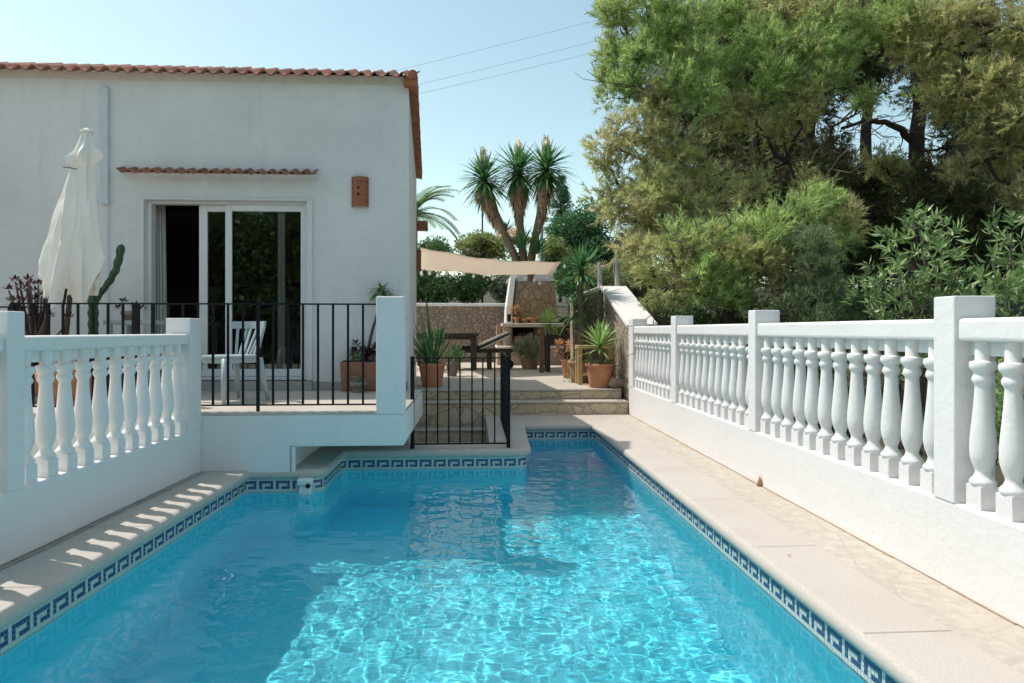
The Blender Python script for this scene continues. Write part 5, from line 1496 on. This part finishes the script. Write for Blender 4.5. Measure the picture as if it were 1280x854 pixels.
def chair(label, c, rz):
    t = thing('garden_chair', label, 'chair', c, rz)
    sz = 0.455
    mb = MB(); n = 20; prof = []
    poly = []
    for k in range(24):
        a = 2*math.pi*k/24; s = 0.225
        cx, sy = math.cos(a), math.sin(a)
        q = (abs(cx)**4+abs(sy)**4)**(-0.25)
        poly.append((cx*q*s, sy*q*s*0.98))
    mb.prism(poly, sz-0.028, sz); mb.build('seat', M['plastic'], t, bev=0.008)
    mb = MB()
    for (x0, x1, y0, y1) in ((-0.19, 0.19, -0.20, -0.18), (-0.19, 0.19, 0.18, 0.20), (-0.20, -0.18, -0.179, 0.179), (0.18, 0.20, -0.179, 0.179)): mb.box(x0, x1, y0, y1, sz-0.075, sz-0.029)
    mb.build('seat_frame', M['plastic'], t)
    for sx in (-1, 1):
        for sy in (-1, 1):
            mb = MB(); a = Vector((sx*0.19, sy*0.19, sz-0.03)); b = Vector((sx*0.235, sy*(0.235 if sy < 0 else 0.26), 0.001))
            i = len(mb.v)
            mb.tube([a, a.lerp(b, 0.5), b], [0.034, 0.029, 0.018], 8); mb.build('leg', M['plastic'], t, smooth=True)
    # curved top rail and spindles (back at +y)
    arc = [(-0.255+0.51*k/12, 0.30-0.11*abs((k-6)/6)**2.0) for k in range(13)]
    mb = MB()
    for k in range(12):
        (x0, y0), (x1, y1) = arc[k], arc[k+1]
        mb.hexa([(x0, y0, 0.715), (x1, y1, 0.715), (x1, y1+0.024, 0.715), (x0, y0+0.024, 0.715), (x0, y0+0.01, 0.79), (x1, y1+0.01, 0.79), (x1, y1+0.034, 0.79), (x0, y0+0.034, 0.79)])
    mb.build('top_rail', M['plastic'], t)
    for k in range(7):
        f = k/6; x1, y1 = arc[1+int(round(f*10))]
        mb = MB(); mb.bar((-0.17+0.34*f, 0.185, sz-0.005), (x1, y1+0.012, 0.72), 0.026, 0.016); mb.build('spindle', M['plastic'], t)
    return t
ch = chair('pale plastic spindle back chair on the terrace in front of the sliding door', Vector((P(288, 450, 6.72).x, P(288, 450, 6.72).y, FLOOR+0.002)), R(-36))

def terrace_things():
    a = P(128, 402, 7.1); b = P(192, 402, 7.1); zt = P(150, 400.5, 7.1).z
    t = thing('small_table', 'pale plastic table on the terrace left of the door', 'table', ((a.x+b.x)/2, a.y+0.25, FLOOR)); off = tuple(t.location)
    mb = MB(); mb.box(a.x, b.x, a.y, a.y+0.5, zt-0.045, zt); mb.build('table_top', M['plastic'], t, off=off, bev=0.01)
    for xx in (a.x+0.03, b.x-0.07):
        for yy in (a.y+0.03, a.y+0.43):
            mb = MB(); mb.box(xx, xx+0.04, yy, yy+0.04, FLOOR+0.001, zt-0.046); mb.build('leg', M['plastic'], t, off=off)
    def rosette(mb, c, r, n=16, ax=(0, 0, 1)): yucca_head(mb, c, ax, n, r, r*0.5, pol=(0.2, 1.6), droop=0.05, segs=3)
    t = potted('table_aeonium', 'small dark aeonium in a pot on the pale plastic table', (a.x+0.18, a.y+0.2, zt+0.002), 0.05, 0.07, 0.10, 'grey_pot')
    mb = MB()
    for (x, z) in ((-0.05, 0.19), (0.07, 0.15), (0.14, 0.12), (-0.1, 0.12)): rosette(mb, (x, -0.03, z), 0.05)
    mb.build('rosettes', M['aeonium'], t)
    # aeonium
    g = P(45, 420, 6.75); g = Vector((g.x, g.y, FLOOR+0.002))
    t = potted('potted_aeonium', 'branching dark purple aeonium in a terracotta pot at the left of the terrace', g, 0.15, 0.19, 0.32, 'pot')
    sm = MB(); rs = MB()
    root = Vector((0, 0, 0.28))
    tips = [(11, 363), (19, 352), (25, 358), (27, 364), (35, 351), (38, 356), (33, 360), (48, 356), (44, 365), (52, 370), (59, 366), (66, 366), (62, 372), (28, 377), (37, 375), (45, 375), (14, 377), (55, 380), (62, 396), (86, 397), (50, 398), (48, 408), (40, 410), (60, 378), (22, 376), (36, 397), (43, 393)]
    for (px, py) in tips:
        dd = rnd.uniform(6.55, 6.95)
        q = P(px, py, dd) - g
        m1 = Vector((q.x*0.25+rnd.gauss(0, .03), q.y*0.3, 0.32+(q.z-0.28)*0.35)); m2 = Vector((q.x*0.75, q.y*0.7, 0.30+(q.z-0.28)*0.72))
        sm.tube([root, m1, m2, q], [0.026, 0.018, 0.011, 0.008], 6)
        rosette(rs, q, rnd.uniform(0.038, 0.055), 18, (q.x*0.6, -0.3, 0.8))
    sm.build('branches', M['aeonium_stem'], t, smooth=True); rs.build('rosettes', M['aeonium'], t)
    # cactus
    g = P(117, 420, 7.35); g = Vector((g.x, g.y, FLOOR+0.002))
    t = potted('potted_cactus', 'dark green column cactus with a raised arm behind the closed umbrella', g, 0.14, 0.18, 0.30, 'pot')
    mb = MB()
    def column(pts, r):
        n = 20; i0 = len(mb.v); K = 44
        cum = [0]
        for a_, b_ in zip(pts, pts[1:]): cum.append(cum[-1]+(b_-a_).length)
        def at(s):
            for k in range(len(pts)-1):
                if s <= cum[k+1]+1e-9: return pts[k].lerp(pts[k+1], (s-cum[k])/(cum[k+1]-cum[k]))
            return pts[-1]
        for k in range(K+1):
            f = k/K; p = at(f*cum[-1])
            env = min(1, math.sqrt(max(0, 1-((f-0.93)/0.07)**2)) if f > 0.93 else 1)*(1+0.12*math.sin(f*cum[-1]*52))
            for j in range(n):
                th = 2*math.pi*j/n; rr = r*env*(0.80+0.24*math.cos(5*th))
                mb.v.append(tuple(p + Vector((math.cos(th)*rr, math.sin(th)*rr, 0))))
        for k in range(K):
            for j in range(n):
                a_ = i0+k*n+j; b_ = i0+k*n+(j+1) % n; mb.f.append((a_, b_, b_+n, a_+n)); mb.m.append(0)
    q = lambda px, py: P(px, py, 7.35) - g
    column([Vector((0, 0, 0.25)), q(117, 400), q(117, 370), q(117.5, 352)], 0.05)
    column([q(118, 378), q(128, 364), q(136, 354), q(145, 338), q(150, 320), q(152, 305)], 0.04)
    mb.build('stem', M['cactus'], t, smooth=True)
    # planter by the tall pillar
    g = P(449, 488, 7.92); g = Vector((g.x, g.y, FLOOR+0.002)); w = 0.56; h = 0.335
    t = thing('planter', 'long terracotta planter with dark succulents behind the tall pillar', 'planter', g)
    mb = MB(); x0 = -0.2; x1 = x0+w
    mb.hexa([(x0+0.015, -0.10, 0), (x1-0.015, -0.10, 0), (x1-0.015, 0.11, 0), (x0+0.015, 0.11, 0), (x0, -0.115, h), (x1, -0.115, h), (x1, 0.125, h), (x0, 0.125, h)])
    mb.build('box', simple('planter_clay', (0.36, 0.17, 0.10), (0.30, 0.13, 0.075), 8, 0.75), t, bev=0.012)
    mb = MB(); mb.box(x0+0.02, x1-0.02, -0.095, 0.105, h+0.001, h+0.012); mb.build('soil', M['soil'], t)
    mb = MB()
    for k in range(16): rosette(mb, (0.0+rnd.gauss(0.08, .10), rnd.uniform(-.08, .05), h+0.05+abs(rnd.gauss(0.04, .06))), 0.06, 14, (rnd.gauss(0, .5), -0.4, 0.8))
    mb.build('succulents', M['aeonium'], t)
    cs = [np.array((-0.10+0.05*k*0.6, rng.normal()*0.03, h+0.05)) for k in range(7)]
    tri_mesh('low_foliage', leaves(cs, [0.05]*7, 420, 0.05, 0.02), M['bush'], t)
    s0 = Vector((0.07, 0, h)); s1 = P(478, 372, 7.9) - g
    mb = MB(); mb.tube([s0, s0.lerp(s1, 0.5) + Vector((-0.015, 0, 0)), s1], [0.02, 0.017, 0.014], 8)
    mb.tube([s0, s0 + Vector((-0.06, -0.03, 0.18)), s0 + Vector((-0.13, -0.03, 0.24))], 0.006, 5)
    mb.build('leaning_stem', M['aeonium_stem'], t, smooth=True)
    mb = MB()
    for k in range(90):
        a_ = rnd.uniform(0, 6.28); el = rnd.uniform(0.2, 1.3)
        mb.leaf(s1 + Vector((0, 0, 0.02)), (math.cos(a_)*math.cos(el), math.sin(a_)*math.cos(el), math.sin(el)), rnd.uniform(0.16, 0.28), 0.022, rnd.uniform(1.6, 2.8), 5, prof=[0.6, 1, 1, 0.8, 0.5, 0.05])
    mb.build('leaf_tuft', M['palm'], t)
    g2 = P(448, 488, 7.68); 
    t = potted('small_pot', 'small grey pot in front of the long terracotta planter', (g2.x, g2.y, FLOOR+0.002), 0.06, 0.08, 0.12, 'grey_pot')
    tri_mesh('foliage', leaves([np.array((rng.normal()*0.03, rng.normal()*0.03, 0.14)) for _ in range(8)], [0.04]*8, 600, 0.03, 0.015), M['bush_grey'], t)
    # terracotta pots glimpsed between the balusters
    for (label, px, dd, r, h) in (('round terracotta pot on the terrace behind the left balusters', 70, 6.4, 0.15, 0.30), ('terracotta pot with a wide rim behind the left balusters', 98, 6.5, 0.13, 0.26)):
        g = P(px, 440, dd); t = potted('terracotta_pot', label, (g.x, g.y, FLOOR+0.002), r*0.75, r, h, 'pot', 'pot')
    # wall lamp
    a = Wy(439.5, 222, FY); b = Wy(461, 259, FY); r = (b.x-a.x)/2; cx = (a.x+b.x)/2
    t = thing('wall_lamp', 'half round terracotta wall lamp pierced with stars', 'lamp', (cx, FY, b.z)); h = a.z-b.z
    mb = MB(); n = 24; th = 0.012
    for k in range(n):
        a0 = math.pi + math.pi*k/n; a1 = math.pi + math.pi*(k+1)/n
        for (r0, inv) in ((r, False), (r-th, True)):
            p = [(r0*math.cos(a0), r0*math.sin(a0)*0.8, 0), (r0*math.cos(a1), r0*math.sin(a1)*0.8, 0), (r0*math.cos(a1), r0*math.sin(a1)*0.8, h), (r0*math.cos(a0), r0*math.sin(a0)*0.8, h)]
            mb.quad(*(p[::-1] if inv else p))
        for z in (0, h):
            mb.quad((r*math.cos(a0), r*math.sin(a0)*0.8, z), (r*math.cos(a1), r*math.sin(a1)*0.8, z), ((r-th)*math.cos(a1), (r-th)*math.sin(a1)*0.8, z), ((r-th)*math.cos(a0), (r-th)*math.sin(a0)*0.8, z))
    sh = mb.build('shade', M['lamp'], t)
    mb = MB()
    def star(ang, z, s, pts=5):
        ctr = Vector(((r+0.0015)*math.cos(ang), (r+0.0015)*math.sin(ang)*0.8, z)); tx = Vector((-math.sin(ang), math.cos(ang)*0.8, 0)).normalized()
        P_ = []
        for k in range(pts*2):
            rr = s if k % 2 == 0 else s*0.42; aa = math.pi/2 + math.pi*k/pts
            P_.append(ctr + tx*rr*math.cos(aa) + Vector((0, 0, rr*math.sin(aa))) - Vector((math.cos(ang), math.sin(ang), 0))*(rr*math.cos(aa))**2*4)
        for k in range(pts*2): mb.tri(ctr + Vector((math.cos(ang), math.sin(ang), 0))*0.001, P_[k], P_[(k+1) % (pts*2)])
    for z in (0.40, 0.62): star(math.pi*1.47, h*z, 0.026)
    for z in (0.16, 0.40, 0.62, 0.82):
        star(math.pi*1.20, h*z, 0.015); star(math.pi*1.78, h*z, 0.015)
    star(math.pi*1.42, h*0.82, 0.012); star(math.pi*1.58, h*0.82, 0.012)
    mb.build('dark_star_patches', M['dark'], sh)  # dark patches laid on the lamp, painting the darkness inside pierced stars
    # curtain
    x0 = Wy(184, 300, FY+0.42).x; x1 = Wy(209, 300, FY+0.42).x; zt = Wy(290, 253, FY+0.42).z
    mb = MB(); n = 60; m = 10
    for j in range(m+1):
        f = j/m; z = zt+0.05-(zt+0.05-FLOOR-0.12)*f
        for i in range(n+1):
            g_ = i/n; w = (x1-x0)*(0.88+0.18*f)
            mb.v.append((x0-0.05*(f > 0.5)*0+g_*w, FY+0.42+0.03*math.sin(g_*40+f*1.5)+0.012*math.sin(g_*17), z))
    for j in range(m):
        for i in range(n):
            a_ = j*(n+1)+i; mb.f.append((a_, a_+1, a_+n+2, a_+n+1)); mb.m.append(0)
    o = mb.build('curtain', M['curtain'], smooth=True); o.modifiers.new('cloth', 'SOLIDIFY').thickness = 0.004
    tag(o, 'white pleated curtain drawn to the left side of the open door', 'curtain')
    # skimmer fitting on the pool edge
    g = Vector((P(385, 600, 5.95).x, 5.985, -0.20))
    t = thing('pool_fitting', 'small white plastic fitting clipped on the pool edge below the terrace', 'pool fitting', g)
    mb = MB(); mb.box(-0.05, 0.05, -0.07, 0.012, -0.06, 0.07); mb.build('body', M['pvc'], t, bev=0.012)
    mb = MB(); mb.box(-0.065, 0.065, -0.085, 0.0, 0.0701, 0.135); mb.build('cap', M['pvc'], t, bev=0.02)
    mb = MB(); mb.tube([(0.035, -0.086, 0.075), (0.035, -0.094, 0.075)], 0.02, 12); mb.build('valve', M['iron'], t)
    # fallen leaves on the coping
    for (label, px, py) in (('tiny dry leaf on the sunny coping at the right', 985, 695),):
        g = Pz(px, py, 0.006); mb = MB(); a_ = rnd.uniform(0, 3); d = Vector((math.cos(a_), math.sin(a_), 0.12))
        mb.leaf((0, 0, 0.002), d, 0.03, 0.01, 0.2, 3)
        o = mb.build('dry_leaf', M['russet'], smooth=False); o.location = g; tag(o, label, 'leaf')
terrace_things()
